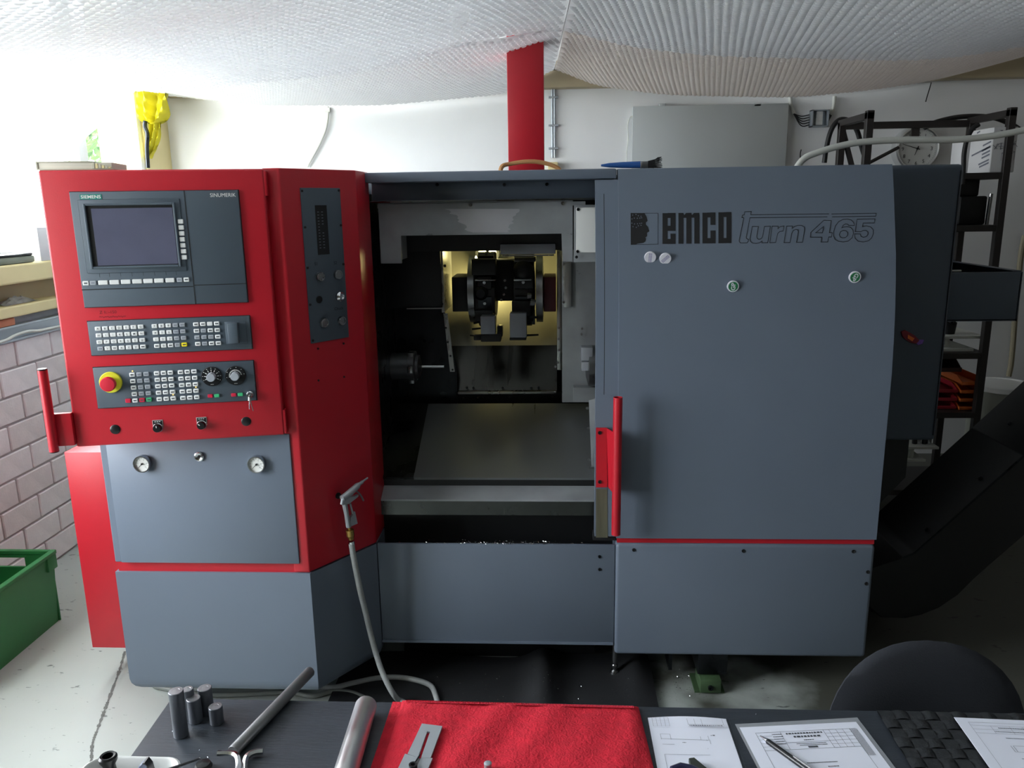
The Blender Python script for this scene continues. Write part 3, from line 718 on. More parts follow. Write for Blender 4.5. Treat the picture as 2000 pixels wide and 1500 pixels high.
pt = part('portal_plate', MB().prism([(xa,YP,Z1),(xd_,YP,Z1),(xd_,YP,Z3),(xc_,YP,Z3),(xc_,YP,Z2),(xb_,YP,Z2),(xb_,YP,Z3),(xa,YP,Z3)], (0,.014,0), bev=.002, seg=1), IW, lathe)
part('upper_fold', MB().box((xa,YP-.006,wp(950,404,YP).z), (xd_+.04,YP,wp(950,396,YP).z)), IW, lathe)
screws(pt, ((919,400),(1099,397)), YP-.006, .006, 'steel')
part('portal_return', MB().box((xb_-.004,YP+.014,Z3+.012), (xb_,YP+.11,Z2)), IW, lathe)
_r = random.Random(5); top_, bot_ = 408, 454; Lp = []; Rq = []
for k in range(16):
    t_ = k/15; y_ = top_+(bot_-top_)*t_; Lp.append((866+52*t_**.7+_r.uniform(-6,6), y_)); Rq.append((1012-20*t_+_r.uniform(-5,5), y_))
for k in range(15): part('dry_patch', MB().prism([wp(*Lp[k],YP-.0006), wp(*Rq[k],YP-.0006), wp(*Rq[k+1],YP-.0006), wp(*Lp[k+1],YP-.0006)], (0,.0005,0)), T['dry_sheet'], pt, 0) if False else None
_m = MB()
for k in range(15): _m.quad(wp(*Lp[k],YP-.0005), wp(*Rq[k],YP-.0005), wp(*Rq[k+1],YP-.0005), wp(*Lp[k+1],YP-.0005))
part('dry_patch', _m, mat('dry_sheet', (186,188,194), .5, .4, vary=.1), pt, 0)
wpz0, wpz1 = wp(1145,493,2.645).z, wp(1145,405,2.645).z
pw = part('white_plate', MB().box((wp(1125,450,2.645).x,2.640,wpz0), (XJ+.05,2.650,wpz1), bev=.002), T['white_plastic'], lathe)
part('plate_frame', MB().box((wp(1121,450,2.66).x,2.652,wp(1140,512,2.65).z), (XJ+.06,2.664,wp(1140,400,2.65).z), bev=.002), IW, lathe)
screws(pw, ((1129,409),(1128,491),(1126,502)), 2.640, .005)
part('inner_curtain', MB().box((xa,2.84,wp(950,490,2.84).z), (.22,2.86,1.66)), T['black'], lathe)
# left guard and headstock
gx = wp(862,550,2.86).x
zg0 = wp(830,601,2.86).z
gd = part('headstock_guard', MB().box((XI0-.03,2.86,zg0), (gx,2.875,1.60), bev=.003), T['cast_black'], lathe)
part('guard_edge', MB().box((wp(795,601,2.86).x,2.852,zg0-.004), (gx,2.862,zg0)), T['steel'], lathe)
gs = part('guard_side', MB().box((gx-.004,2.875,zg0-.02), (gx+.006,3.12,1.60)), BR_, lathe)
screws(gs, ((869,519),(863,594)), 2.858)
part('headstock_wall', MB().prism([(XI0-.03,3.02,.80),(wp(893,775,3.02).x,3.02,.80),(wp(893,775,3.02).x,3.02,wp(890,725,3.02).z),(wp(864,612,3.02).x,3.02,zg0+.02),(XI0-.03,3.02,zg0+.02)], (0,.012,0)), DK, lathe)
st = [wp(866,612,3.01), wp(874,612,3.01), wp(888,726,3.01), wp(879,726,3.01)]
es = part('edge_strip', MB().prism(st, (0,.006,0)), BR_, lathe); screws(es, ((871,640),(875,668),(880,695),(884,722)), 3.01, .004)
defm('spindle_steel', (96,98,102), .35, .6, vary=.2, vscale=14)
ys_ = 2.92; sc_ = wp(800,716,ys_); pr = []
ax0 = XI0-.02
def sx(px): return wp(px,716,ys_).x-ax0
part('spindle_nose', MB().lathe([(.075,0),(.075,sx(742)),(.060,sx(744)),(.060,sx(762)),(.052,sx(763)),(.052,sx(800)),(.060,sx(801)),(.060,sx(812)),(.045,sx(814)),(.045,sx(819)),(.02,sx(823)),(.012,sx(824))], (ax0,ys_,sc_.z), V((1,0,0)), 32), T['spindle_steel'], lathe)
for k in range(6):
    an = 2*pi*k/6+.3; q = V((ax0+sx(752),ys_+cos(an)*.06,sc_.z+sin(an)*.06)); part('chuck_jaw', MB().box(q-V((.016,.011,.011)), q+V((.016,.011,.011)), bev=.002), T['steel'], lathe)
for k in range(6):
    an = 2*pi*k/6; q = V((ax0+sx(806),ys_+cos(an)*.052,sc_.z+sin(an)*.052)); part('collet_nut', MB().box(q-V((.010,.013,.013)), q+V((.010,.013,.013)), bev=.002), T['steel'], lathe)
part('bar_stock', MB().cyl((ax0+sx(822),ys_,sc_.z), (ax0+sx(867),ys_,sc_.z), .0062, n=14), T['chrome'], lathe)
# back panel (slanted), side strips, bottom ledge
yb0, zb0 = 3.05, wp(990,766,3.05).z
yb1, zb1 = 3.40, wp(990,470,3.40).z+.12
bxl, bxr = wp(890,740,3.05).x, wp(1088,740,3.05).x
zm_ = wp(990,672,3.17).z; tm_ = (zm_-zb0)/(zb1-zb0); ym_ = yb0+(yb1-yb0)*tm_
bp = part('back_panel', MB().prism([(bxl-.06,yb0,zb0),(bxr,yb0,zb0),(bxr,ym_,zm_),(bxl-.06,ym_,zm_)], (0,.01,.004)), mat('mirror_steel', (60,60,57), .24, 1, vary=.2, vscale=6, stretch=(4,.5,.5), rvary=.08), lathe)
part('back_plate', MB().prism([(bxl-.06,ym_,zm_),(bxr,ym_,zm_),(bxr,yb1,zb1),(bxl-.06,yb1,zb1)], (0,.01,.004)), mat('back_sheet', (138,136,122), .4, .4, vary=.15, vscale=8), lathe)
mid = lambda t: (yb0+(yb1-yb0)*t, zb0+(zb1-zb0)*t)
part('ledge_bar', MB().box((wp(895,768,3.03).x,3.02,wp(990,769,3.03).z), (wp(1082,768,3.03).x,3.05,wp(990,764,3.03).z), bev=.002), T['brushed'], lathe)
part('ledge_coupling', MB().cyl((wp(1066,767,3.02).x,3.03,wp(1076,767,3.02).z), (wp(1086,767,3.02).x,3.03,wp(1076,767,3.02).z), .008, n=12), T['steel'], lathe)
lo_ = part('lower_ledge', MB().box((XI0-.02,3.03,wp(990,792,3.03).z-.02), (XD+.05,3.06,wp(990,768,3.03).z)), DK, lathe)
screws(lo_, ((905,778),(995,776),(1079,776)), 3.03, .004)
screws(bp, ((912,757),(925,757),(982,757),(1038,757),(1052,757)), 3.04, .005)
rs = part('bolted_strip', MB().box((wp(1088,650,3.0).x,2.99,wp(1092,722,3.0).z), (wp(1098,650,3.0).x,3.36,wp(1092,490,3.0).z), bev=.002), BR_, lathe)
screws(rs, ((1091,640),(1091,662),(1091,684),(1090,708),(1085,716)), 2.99, .0045, 'steel')
rb = part('right_bulkhead', MB().box((wp(1098,650,2.86).x,2.90,wp(1120,786,2.90).z), (XD+.06,2.915,1.62), bev=.002), IW, lathe)
part('bulkhead_plate', MB().box((wp(1101,540,2.89).x,2.885,wp(1110,600,2.89).z), (wp(1116,540,2.89).x,2.9,wp(1110,513,2.89).z), bev=.002), BR_, lathe)
screws(rb, ((1101,516),(1101,590),(1137,642),(1136,653)), 2.885, .005, 'steel')
part('bulkhead_step', MB().box((wp(1120,790,2.86).x,2.86,wp(1140,786,2.86).z), (XD+.06,2.90,wp(1140,757,2.86).z), bev=.002), IW, lathe)
for (x0, y0, x1, y1) in ((1135,679,1158,705),(1136,707,1164,725)):
    a = wp(x0,y1,2.80); b = wp(x1,y0,2.80); part('chuck_jaw', MB().box((a.x,2.80,a.z), (b.x,2.85,b.z), bev=.003), T['jaw_grey'], lathe)
a = wp(1160,714,2.86); part('counter_spindle', MB().lathe([(.04,-.03),(.075,-.02),(.075,.10)], (a.x-.0,2.86,a.z), V((1,0,0)), 28), T['steel'], lathe)
# chute, sill, trough
A = [wp(823,789,2.93), wp(1153,785,2.93), wp(1158,933,2.60), wp(808,933,2.60)]
yA, yB_ = 2.96, 2.58
zA = wp(985,788,yA).z; zB = wp(985,933,yB_).z
cl0, cl1 = wp(808,933,yB_).x, wp(1158,933,yB_).x
part('chute', MB().prism([(cl0,yA,zA),(cl1+.02,yA,zA),(cl1+.02,yB_,zB),(cl0,yB_,zB)], (0,.006,-.010)), mat('chute_steel', (142,145,146), .3, .7, vary=.03, vscale=3, stretch=(5,.5,.5), rvary=.03), lathe)
cs = part('chute_side', MB().prism([(XI0-.02,yA,zA+.002),(cl0,yA,zA+.002),(cl0,yB_-.002,zB+.002),(XI0-.02,yB_-.002,zB+.002)], (0,.006,-.010)), ST, lathe)
zsl0 = wp(950,945,2.60).z; zsl1 = wp(950,976,2.53).z; zsl2 = wp(950,1006,2.53).z
part('chute_gap_shade', MB().box((XI0-.02,yB_+.012,zsl0-.02), (XD,yB_+.02,zB-.008)), T['black'], lathe)  # black strip standing in for the shade in the gap below the chute
part('sill', MB().prism([(XI0-.02,2.60,zsl0),(XD,2.60,zsl0),(XD,2.53,zsl1),(XI0-.02,2.53,zsl1)], (0,.0,-.006)), IW, lathe)
part('sill_front', MB().box((XI0-.02,2.53,zsl2), (XD,2.536,zsl1-.006)), ST, lathe)
part('trough', MB().box((XI0-.02,2.56,.30), (XD,2.57,zsl2)).box((XI0-.02,YREC+.012,.30), (XD,2.56,.31)), T['black'], lathe)
jb = part('side_guide', MB().prism([wp(1150,782,2.68), wp(1166,778,2.68), wp(1166,930,2.62), wp(1156,930,2.62)], (0,.008,0)), IW, lathe)
screws(jb, ((1147,797),(1149,836),(1150,898),(1152,912)), 2.62, .005, 'steel')
# turrets
YT = 2.95
def tb(mb, x0, y0, x1, y1, Y0=YT, d=.08, bev=.003):
    a = wp(x0,y1,Y0); b = wp(x1,y0,Y0); return mb.box((a.x,Y0,a.z), (b.x,Y0+d,b.z), bev=bev)
cz = wp(960,570,YT).z
def turret(sgn, ring0, ring1, bx0_, bx1_, hub0, hub1, hubm):
    X = lambda px: wp(px,570,YT).x
    yc = YT+.10
    part('turret_hub', tb(MB(), hub0, 541, hub1, 609, YT+.02, .16), hubm, lathe)
    part('turret_ring', MB().lathe([(.10,0),(.128,.002),(.128,abs(X(ring1)-X(ring0))-.002),(.10,abs(X(ring1)-X(ring0)))], (X(ring0),yc,cz), V((1,0,0)), 40), T['steel'], lathe)
    dsk = part('tool_disc', MB().lathe([(.07,0),(.105,.002),(.105,X(bx1_)-X(bx0_)-.004),(.06,X(bx1_)-X(bx0_))], (X(bx0_),yc,cz), V((1,0,0)), 12), CB, lathe, 20)
    part('disc_boss', MB().lathe([(.03,0),(.03,.05),(.018,.055)], (X(bx1_) if sgn > 0 else X(bx0_),yc,cz), V((sgn,0,0)), 20), DK, lathe)
    for k in range(12):
        an = R(30*k+15); d = V((0,cos(an),sin(an))); t = V((0,-sin(an),cos(an)))
        if d.y > .5: continue
        c = V(((X(bx0_)+X(bx1_))/2,yc,cz)) + d*.118; hw = (X(bx1_)-X(bx0_))/2*random.uniform(.6,1)
        vs = [c+V((i*hw,0,0))+t*(j*.022)+d*(kk*.022) for i in (-1,1) for j in (-1,1) for kk in (-1,1)]
        part('tool_holder', MB().add(vs, [(0,1,3,2),(4,6,7,5),(0,4,5,1),(2,3,7,6),(0,2,6,4),(1,5,7,3)]), CB if k % 3 else DK, lathe, 0)
        part('clamp_screw', MB().cyl(c+d*.02, c+d*.030, .006, n=8), T['steel'], lathe)
turret(1, 913, 927, 928, 968, 884, 915, CB)
turret(-1, 1046, 1061, 1002, 1044, 1062, 1086, mat('hub_red', (92,30,38), .5, vary=.3))
for nm, args, m in (('tool_block', (921,506,968,538,YT-.04,.06), 'cast_black'), ('wedge_bar', (927,546,968,549,YT-.05,.03), 'steel'), ('wedge_bar', (1003,545,1038,549,YT-.05,.03), 'steel'),
        ('tool_block', (928,562,966,612,YT-.03,.06), 'cast_black'), ('tool_block', (1003,555,1040,600,YT-.03,.06), 'cast_black'), ('tool_block', (1004,503,1046,512,YT-.03,.06), 'black'),
        ('tool_block', (939,618,967,653,YT-.10,.06), 'tool_grey'), ('tool_block', (939,653,978,668,YT-.10,.07), 'cast_black'), ('tool_block', (971,637,981,658,YT-.09,.05), 'dark_steel'), ('tool_block', (925,655,940,665,YT-.08,.03), 'cast_black'),
        ('tool_block', (996,612,1028,660,YT-.10,.06), 'tool_grey'), ('tool_block', (995,660,1028,665,YT-.10,.07), 'cast_black'), ('tool_block', (1000,588,1036,618,YT-.05,.05), 'cast_black'), ('tool_block', (928,606,962,632,YT-.04,.04), 'cast_black')):
    part(nm, tb(MB(), *args), T[m], lathe)
a = wp(1022,530,YT-.03); part('boring_holder', MB().lathe([(.038,0),(.038,.03),(.026,.045),(.012,.05)], a+V((0,.03,0)), V((0,-1,0)), 28), CB, lathe)
a = wp(940,572,YT-.03); part('boring_holder', MB().lathe([(.026,0),(.026,.02),(.016,.03)], a, V((0,-1,0)), 24), DK, lathe)
for p0, p1, r in (((1028,655),(1052,654),.004), ((925,631),(938,628),.005), ((922,643),(940,641),.004), ((918,655),(940,657),.003), ((1033,619),(1050,620),.005), ((1030,578),(1038,578),.012), ((1036,590),(1046,592),.014)):
    a = wp(*p0,YT-.07); b = wp(*p1,YT-.07); part('cutting_tool', MB().cyl(a, b, r, r*.8, n=10), DK if r < .01 else T['steel'], lathe)
for x, y in ((868,519),(983,500)): pass
part('turret_bridge', tb(MB(), 966, 508, 1003, 588, YT+.07, .10), CB, lathe)
for x, y in ((984,575),(988,562),(979,586),(986,548)): mb = MB(); scr(mb, x, y, YT+.07, .005); part('bridge_screw', mb, T['steel'], lathe)
part('lamp_shield', tb(MB(), 977,476,1085,497, 2.82, .02), T['tool_grey'], lathe)
part('shield_edge', tb(MB(), 980,498,1082,500, 2.83, .02), T['brushed'], lathe)
# machine lamp
lc = wp(952,494,3.20)
lm = part('work_lamp', MB().lathe([(.045,0),(.048,.02),(.048,.03)], lc+V((0,.03,0)), V((0,-1,0)), 28), T['dark_steel'], lathe)
part('lamp_lens', MB().lathe([(.036,0),(.034,.006),(.02,.012),(.0005,.014)], lc, V((0,-1,0)), 28), mat('lamp_lens', (255,244,186), .3, emit=6), lm)
ll = bpy.data.lights.new('work_lamp_light', 'POINT'); ll.energy = 6.5; ll.color = (1,.84,.34); ll.shadow_soft_size = .03
lo = bpy.data.objects.new('work_lamp_light', ll); col.objects.link(lo); lo.location = lc+V((0,-.05,-.01))
# swarf lying along the panel edge
mb = MB()
def chips(mb, n, fx, sz):
    for i in range(n):
        c = fx(); t = V((random.gauss(0,1),random.gauss(0,1),abs(random.gauss(0,.6)))).normalized(); u = t.orthogonal().normalized(); s = sz*random.uniform(.5,1.6)
        mb.add([c-t*s, c+u*s*.3, c+t*s, c-u*s*.2+V((0,0,s*.3))], [(0,1,2),(0,2,3),(0,1,3),(1,2,3)])
chips(mb, 220, lambda: V((random.gauss(-.18,.14), random.uniform(YREC+.0,YREC+.012), zr1+random.uniform(0,.012)*random.random())), .0035)
chips(mb, 90, lambda: V((random.uniform(-.5,.16), random.uniform(2.602,2.628), z+.002)), .002)
part('swarf', mb, T['chip'], lathe, 0, kind='stuff')

# ================================================================ CONTROL CONSOLE (swung a little towards the camera)
an_ = R(12.4); pd = V((cos(an_), sin(an_), 0)); pn = V((sin(an_), -cos(an_), 0))
ph = V((-.777, 2.185, 0))
PD = lambda x, y: UP(x, y, ph, pn)
def puv(x, y): q = PD(x, y); return (q-ph).dot(pd), q.z
def pw3(u, z, o=0): return V((ph.x, ph.y, z)) + pd*u + pn*o
u0 = (puv(72,333)[0]+puv(150,873)[0])/2; u1 = (puv(514,329)[0]+puv(557,850)[0])/2
zc1 = (puv(72,333)[1]+puv(514,329)[1])/2; zc0 = (puv(150,873)[1]+puv(557,850)[1])/2
con = empty('control_console', V((ph.x,ph.y,zc0)), 'red control console with monitor, keyboard and knobs beside the lathe opening', 'control panel')
PM = M(((pd.x,0,-pn.x,ph.x),(pd.y,0,-pn.y,ph.y),(0,1,0,0),(0,0,0,1)))   # local (u, z, depth) -> world
def pbox(mb, ua, ub, za, zb, oa, ob, mi=0, bev=0, seg=2): return mb.box((ua,za,-ob), (ub,zb,-oa), mi, bev, seg, PM)
body = part('housing', pbox(MB(), u0, u1, zc0, zc1, -.17, 0, 0, .006, 3), T['red_paint'], con)
for (y0, y1) in ((330,384),(800,850)):
    z1 = puv(520,y0)[1]-.004; z0 = puv(540,y1)[1]+.002
    part('hinge', pbox(MB(), u1-.004, u1+.006, z0, z1, -.03, -.002, 0, .003), T['red_paint'], con)
def px_panel(name, c, th, m, label=None, bev=.0025):
    q = [puv(*k) for k in c]; ua = (q[0][0]+q[3][0])/2; ub = (q[1][0]+q[2][0])/2; zt = (q[0][1]+q[1][1])/2; zb = (q[2][1]+q[3][1])/2
    pbox(g := MB(), ua-.0015, ub+.0015, zb-.0015, zt+.0015, -.001, .0008); part('gasket', g, T['panel_groove'], con)
    return part(name, pbox(MB(), ua, ub, zb, zt, 0, th, 0, bev), m, con, label=label), ua, ub, zb, zt
PG = T['panel_grey']
# --- monitor unit
mon, ma, mbu, mz0, mz1 = px_panel('monitor_panel', [(136,377),(466,369.5),(484.5,590),(167,600)], .008, PG, 'grey monitor panel with soft keys')
uh = puv(364,470)[0]
uv_ = lambda x, y: puv(x, y)
us = (puv(361,373)[0]+puv(383,590)[0])/2
part('panel_joint', pbox(MB(), us-.0014, us+.0014, mz0, mz1, .007, .0086), T['panel_groove'], mon)
zj = puv(260,562.5)[1]; zj2 = puv(430,555)[1]
part('panel_joint', pbox(MB(), ma, us, zj-.0012, zj+.0012, .007, .0086), T['panel_groove'], mon)
part('panel_joint', pbox(MB(), us, mbu, zj2-.0012, zj2+.0012, .007, .0086), T['panel_groove'], mon)
# bezel + screen
q = [puv(165,398), puv(344,395), puv(356,520), puv(181,525)]
ba = (q[0][0]+q[3][0])/2; bb = (q[1][0]+q[2][0])/2; bt = (q[0][1]+q[1][1])/2; bbm = (q[2][1]+q[3][1])/2
bz = MB(); fw = .006; bo = .016
for (a, b, c, d) in ((ba,ba+fw,bbm,bt),(bb-fw,bb,bbm,bt),(ba+fw,bb-fw,bt-fw,bt),(ba+fw,bb-fw,bbm,bbm+fw)): pbox(bz, a, b, c, d, .004, bo, 0, .0015, 1)
part('bezel', bz, PG, mon)
part('bezel_plinth', pbox(MB(), ba-.012, bb+.012, bbm-.012, bt+.010, .008, .0105, 0, .002), PG, mon)
part('screen_shadow_mask', pbox(MB(), ba+fw, bb-fw, bbm+fw, bt-fw, .0104, .0108), T['black'], mon)
part('screen', pbox(MB(), ba+fw+.012, bb-fw-.002, bbm+fw+.002, bt-fw-.007, .0105, .0118, 0, .0004, 1), T['screen'], mon)
t = puv(179.5,384.5); lab = MB(); pbox(lab, t[0]-.0268, t[0]+.0268, t[1]-.0065, t[1]+.0065, .008, .0088); put_text(lab, 'SIEMENS', pw3(t[0],t[1],.0091), pd, Zv, 1, w=.049, h=.0085, offset=.02)
part('maker_label', lab, [T['teal'], T['white_plastic']], mon)
t = puv(436.5,381); lb = MB(); put_text(lb, 'SINUMERIK', pw3(t[0],t[1],.0084), pd, Zv, 0, w=.066, h=.0098); part('control_lettering', lb, T['white_plastic'], mon)
_km = {}
def keymesh(w, h, d, m, txt=None):
    k = (round(w,4), round(h,4), m, txt)
    if k not in _km:
        mb = MB().box((-w/2,-h/2,0), (w/2,h/2,d), 0, .0014, 1)
        if txt == '-': mb.quad(V((-w*.28,-h*.12,d+.0003)), V((w*.28,-h*.12,d+.0003)), V((w*.28,h*.16,d+.0003)), V((-w*.28,h*.16,d+.0003)), 1)
        elif txt: put_text(mb, txt, V((0,0,d+.0003)), V((1,0,0)), V((0,1,0)), 1, h=h*.5, offset=.01)
        _km[k] = mkmesh('key', mb, [T[m], T['key_ink'] if m != 'key_grey' else T['ink_grey']], smooth=0)
    return _km[k]
KM = lambda u, z, o: M(((pd.x,0,pn.x,0),(pd.y,0,pn.y,0),(0,1,0,0),(0,0,0,1))) if False else M.Translation(pw3(u,z,o)) @ M(((pd.x,0,pn.x,0),(pd.y,0,pn.y,0),(0,1,0,0),(0,0,0,1)))
def key(parent, x, y, w, h, m, txt=None, o=.008, d=.0045, name='key'):
    u, z = puv(x, y); return inst(name, keymesh(w, h, d, m, txt), KM(u, z, o), parent)
for k in range(7):
    x = 354.5+(361.5-354.5)*k/6; y = 432.5+(502-432.5)*k/6
    key(mon, x, y, .0145, .0118, 'key_white', None, name='soft_key')
for x, w, m in ((170.5,.0155,'key_white'),(184.5,.0155,'key_grey'),(204,.0245,'key_white'),(226,.0245,'key_white'),(248,.0245,'key_white'),(270,.0245,'key_white'),(291.5,.0245,'key_white'),(312.5,.0240,'key_white'),(334,.0235,'key_white'),(352.5,.0145,'key_grey'),(366,.0145,'key_white')):
    y = 552.5-(x-170.5)*(552.5-545.5)/(366-170.5)
    key(mon, x, y, w, .0118, m, '-' if w < .02 else None, name='soft_key')
for x in (196,215,237,259,281,303,325,345):
    y0 = 533-(x-196)*.03; u, z = puv(x, y0); part('groove', pbox(MB(), u-.0004, u+.0004, z-.011, z+.006, .008, .0083), T['panel_groove'], mon)
# handwriting
hw = MB(); t = puv(211,609.5); put_text(hw, 'Z 1: -150', pw3(t[0],t[1],.0006), pd, Zv, 0, w=.044, h=.008)
t = puv(220,618.5); P_ = [pw3(t[0]-.034+.068*k/30, t[1]+.0016*sin(k*2.1)+.001*sin(k*.9), .0006) for k in range(31)]; ribbon(hw, P_, .001, pn, 0, False)
part('pen_note', hw, mat('pen_note', (96,16,26), .7), body, 0)
# --- keyboard
kb, ka, kbu, kz0, kz1 = px_panel('keyboard_panel', [(171,628.5),(488,615.5),(493,680),(180,695)], .006, PG, 'grey alphanumeric keyboard panel')
zk = lambda x, y: (170+x/6.0606, 610+y/6.0606)
def lerp4(c, i, j, ni, nj):
    a = [c[0][k]+(c[1][k]-c[0][k])*i/ni for k in (0,1)]; b = [c[3][k]+(c[2][k]-c[3][k])*i/ni for k in (0,1)]
    return [a[k]+(b[k]-a[k])*j/nj for k in (0,1)]
A_ = 'ABCDEFGHIJKLMNOPQRSTU^VWXYZ;'
for j in range(4):
    for i in range(7):
        x, y = lerp4([(142,189),(646,165),(674,400),(173,424)], i, j, 6, 3); ch = A_[j*7+i]
        key(kb, *zk(x,y), .0152, .0110, 'key_grey' if ch == '^' else 'key_white', '-' if ch in '^;' else ch, .006)
N_ = '789/(456*)123-=^0.+#'
for j in range(4):
    for i in range(5):
        x, y = lerp4([(809,158),(1136,142),(1161,375),(838,392)], i, j, 4, 3); c5 = N_[j*5+i]
        m = 'key_yellow' if (i, j) == (4,3) else 'key_grey' if i > 2 else 'key_white'
        key(kb, *zk(x,y), .0146, .0110, m, c5 if c5.isdigit() else '-', .006)
for j in range(4):
    for i in range(4):
        x, y = lerp4([(1297,137),(1543,127),(1563,359),(1321,367)], i, j, 3, 3)
        m = 'key_grey' if (j == 1 and i == 1) or (j == 2 and i < 3) or (j == 3 and i == 1) else 'key_white'
        key(kb, *zk(x,y), .0146, .0110, m, None if (i, j) == (2,0) else '-', .006)
q0 = puv(*zk(1630,110)); q1 = puv(*zk(1905,360))
part('slot_frame', pbox(MB(), q0[0], q1[0], q1[1], q0[1], .006, .0075, 0, .001), PG, kb)
q0 = puv(*zk(1672,115)); q1 = puv(*zk(1815,352))
part('slot_cover', pbox(MB(), q0[0], q1[0], q1[1], q0[1], .0075, .026, 0, .002), PG, kb)
# --- machine control panel
mc, ca, cbu, cz0, cz1 = px_panel('operator_panel', [(182,718.5),(495,703),(502,781),(192.5,797)], .006, PG, 'grey operator panel with emergency stop and override dials')
zm = lambda x, y: (180+x/6.25, 700+y/6.25)
u, z = puv(*zm(240,284))
es_ = part('stop_collar', MB().lathe([(.0295,0),(.0295,.005),(.028,.0065),(.016,.0065),(.015,.02)], pw3(u,z,.006), pn, 32), T['yellow'], mc)
u2, z2 = puv(*zm(213,302))
part('stop_button', MB().lathe([(.014,.010),(.017,.018),(.0200,.022),(.0200,.031),(.018,.034),(.0001,.0355)], pw3(u,z,.006), pn, 28), T['estop'], mc)
def blk(c, ni, nj, fm, **kw):
    for j in range(nj):
        for i in range(ni):
            x, y = lerp4(c, i, j, max(ni-1,1), nj-1); m = fm(i, j)
            key(mc, *zm(x,y), .0144, .0114, m, '-', .006, .006)
blk([(502,191),(672,182),(707,493),(538,504)], 3, 5, lambda i, j: 'key_green' if (i,j)==(2,4) else 'key_red' if (i,j)==(1,4) else 'key_white' if i == 0 else 'key_grey')
key(mc, *zm(453,507), .0144, .0114, 'key_red', None, .006, .006)
blk([(800,174),(965,165),(1000,478),(832,488)], 3, 5, lambda i, j: 'key_white')
blk([(1090,160),(1254,150),(1287,463),(1120,474)], 3, 5, lambda i, j: 'key_white')
for x, y, m in ((1450,450,'key_red'),(1531,447,'key_green'),(1735,437,'key_red'),(1817,432,'key_green')): key(mc, *zm(x,y), .0138, .0096, m, None, .006, .005)
for x, y in ((500,150),(994,437),(1272,345)):
    u, z = puv(*zm(x,y)); part('indicator', MB().lathe([(.002,0),(.0015,.0015),(.0001,.002)], pw3(u,z,.006), pn, 8), T['led'], mc)
def dial(x, y, kx, ky, n, a0, a1, long_):
    u, z = puv(*zm(x,y)); c = pw3(u,z,.006); r = .0280
    d = part('dial', MB().lathe([(r,0),(r,.003),(r*.95,.0045),(.0001,.0045)], c, pn, 32), T['black_satin'], mc)
    mb = MB(); q = c+pn*.0048
    for k in range(n):
        an = R(a0+(a1-a0)*k/(n-1)); e = pd*cos(an)+Zv*sin(an); ribbon(mb, [q+e*r*.52, q+e*r*(.72 if long_ else .64)], r*.06, pn, 0, False)
        if k % (1 if long_ else 3) == 0: e2 = q+e*r*.86; mb.quad(e2-pd*.0012-Zv*.0007, e2+pd*.0012-Zv*.0007, e2+pd*.0012+Zv*.0007, e2-pd*.0012+Zv*.0007)
    for k in range(4): e2 = q-Zv*r*.84+pd*(k-2)*.0022; ribbon(mb, [e2, e2+Zv*.0024+pd*.0008], .0006, pn, 0, False)
    part('dial_scale', mb, T['white_plastic'], mc, 0)
    part('dial_knob', MB().lathe([(.0122,.0045),(.0118,.020),(.011,.0215),(.0001,.0215)], c, pn, 24), T['key_grey'], mc)
    part('dial_pointer', MB().box(q+V((-.0008,-.0008,0)), q+V((.0008,.0008,.013))), T['white_plastic'], mc)
dial(1468,213,0,0,9,205,-25,True); dial(1757,202,0,0,16,190,10,False)
u, z = puv(*zm(1932,430)); c = pw3(u,z,.006)
kl = part('key_lock', MB().lathe([(.0098,0),(.0098,.005),(.007,.008),(.0065,.014),(.0001,.014)], c, pn, 20), T['chrome'], mc)
for k, (dx, dz) in enumerate(((-.003,-.036),(.007,-.042))):
    a = c+pn*.016+Zv*-.004; b = a+pd*dx+Zv*dz
    part('hanging_key', MB().tube([a, a.lerp(b,.3), a.lerp(b,.35), b], [.0038,.0038,.0017,.0014], 6), T['chrome'], mc)
part('key_bow', MB().lathe([(.0055,0),(.0055,.002)], c+pn*.014-Zv*.003, V((1,0,0)), 12), T['chrome'], mc)
# --- switches and plugs below
for x, y in ((281,866),(1880,769)):
    u, z = puv(*zm(x,y)); part('blanking_plug', MB().lathe([(.0138,0),(.0134,.0015),(.011,.003),(.0001,.0034)], pw3(u,z,0), pn, 24), T['black_satin'], con)
for x, y, a in ((808,840,95),(1342,805,140)):
    u, z = puv(*zm(x,y)); c = pw3(u,z,0)
    s = part('selector_plate', pbox(MB(), u-.0142, u+.0142, z-.002, z+.0215, 0, .002, 0, .0006, 1), T['alu'], con)
    pbox(mb := MB(), u-.0122, u+.0122, z+.001, z+.0198, .002, .0026); part('selector_label', mb, T['black'], s)
    mb = MB(); q = c+pn*.003+Zv*.0168
    for k in (-1,0,1): mb.quad(q+pd*(k*.006-.002)-Zv*.0008, q+pd*(k*.006+.002)-Zv*.0008, q+pd*(k*.006+.002)+Zv*.0008, q+pd*(k*.006-.002)+Zv*.0008)
    part('selector_print', mb, T['white_plastic'], s, 0)
    part('selector_ring', MB().lathe([(.0138,0),(.0138,.006),(.0122,.008),(.0112,.007)], c+pn*.001, pn, 24), T['chrome'], s)
    part('selector_knob', MB().lathe([(.0114,.004),(.0114,.016),(.010,.019),(.0001,.0195)], c, pn, 20), T['black_satin'], s)
    e = pd*cos(R(a))+Zv*sin(R(a)); mb = MB(); ribbon(mb, [c+pn*.0198+e*.003, c+pn*.0198+e*.0085], .0022, pn, 0, False); part('selector_mark', mb, T['white_plastic'], s, 0)
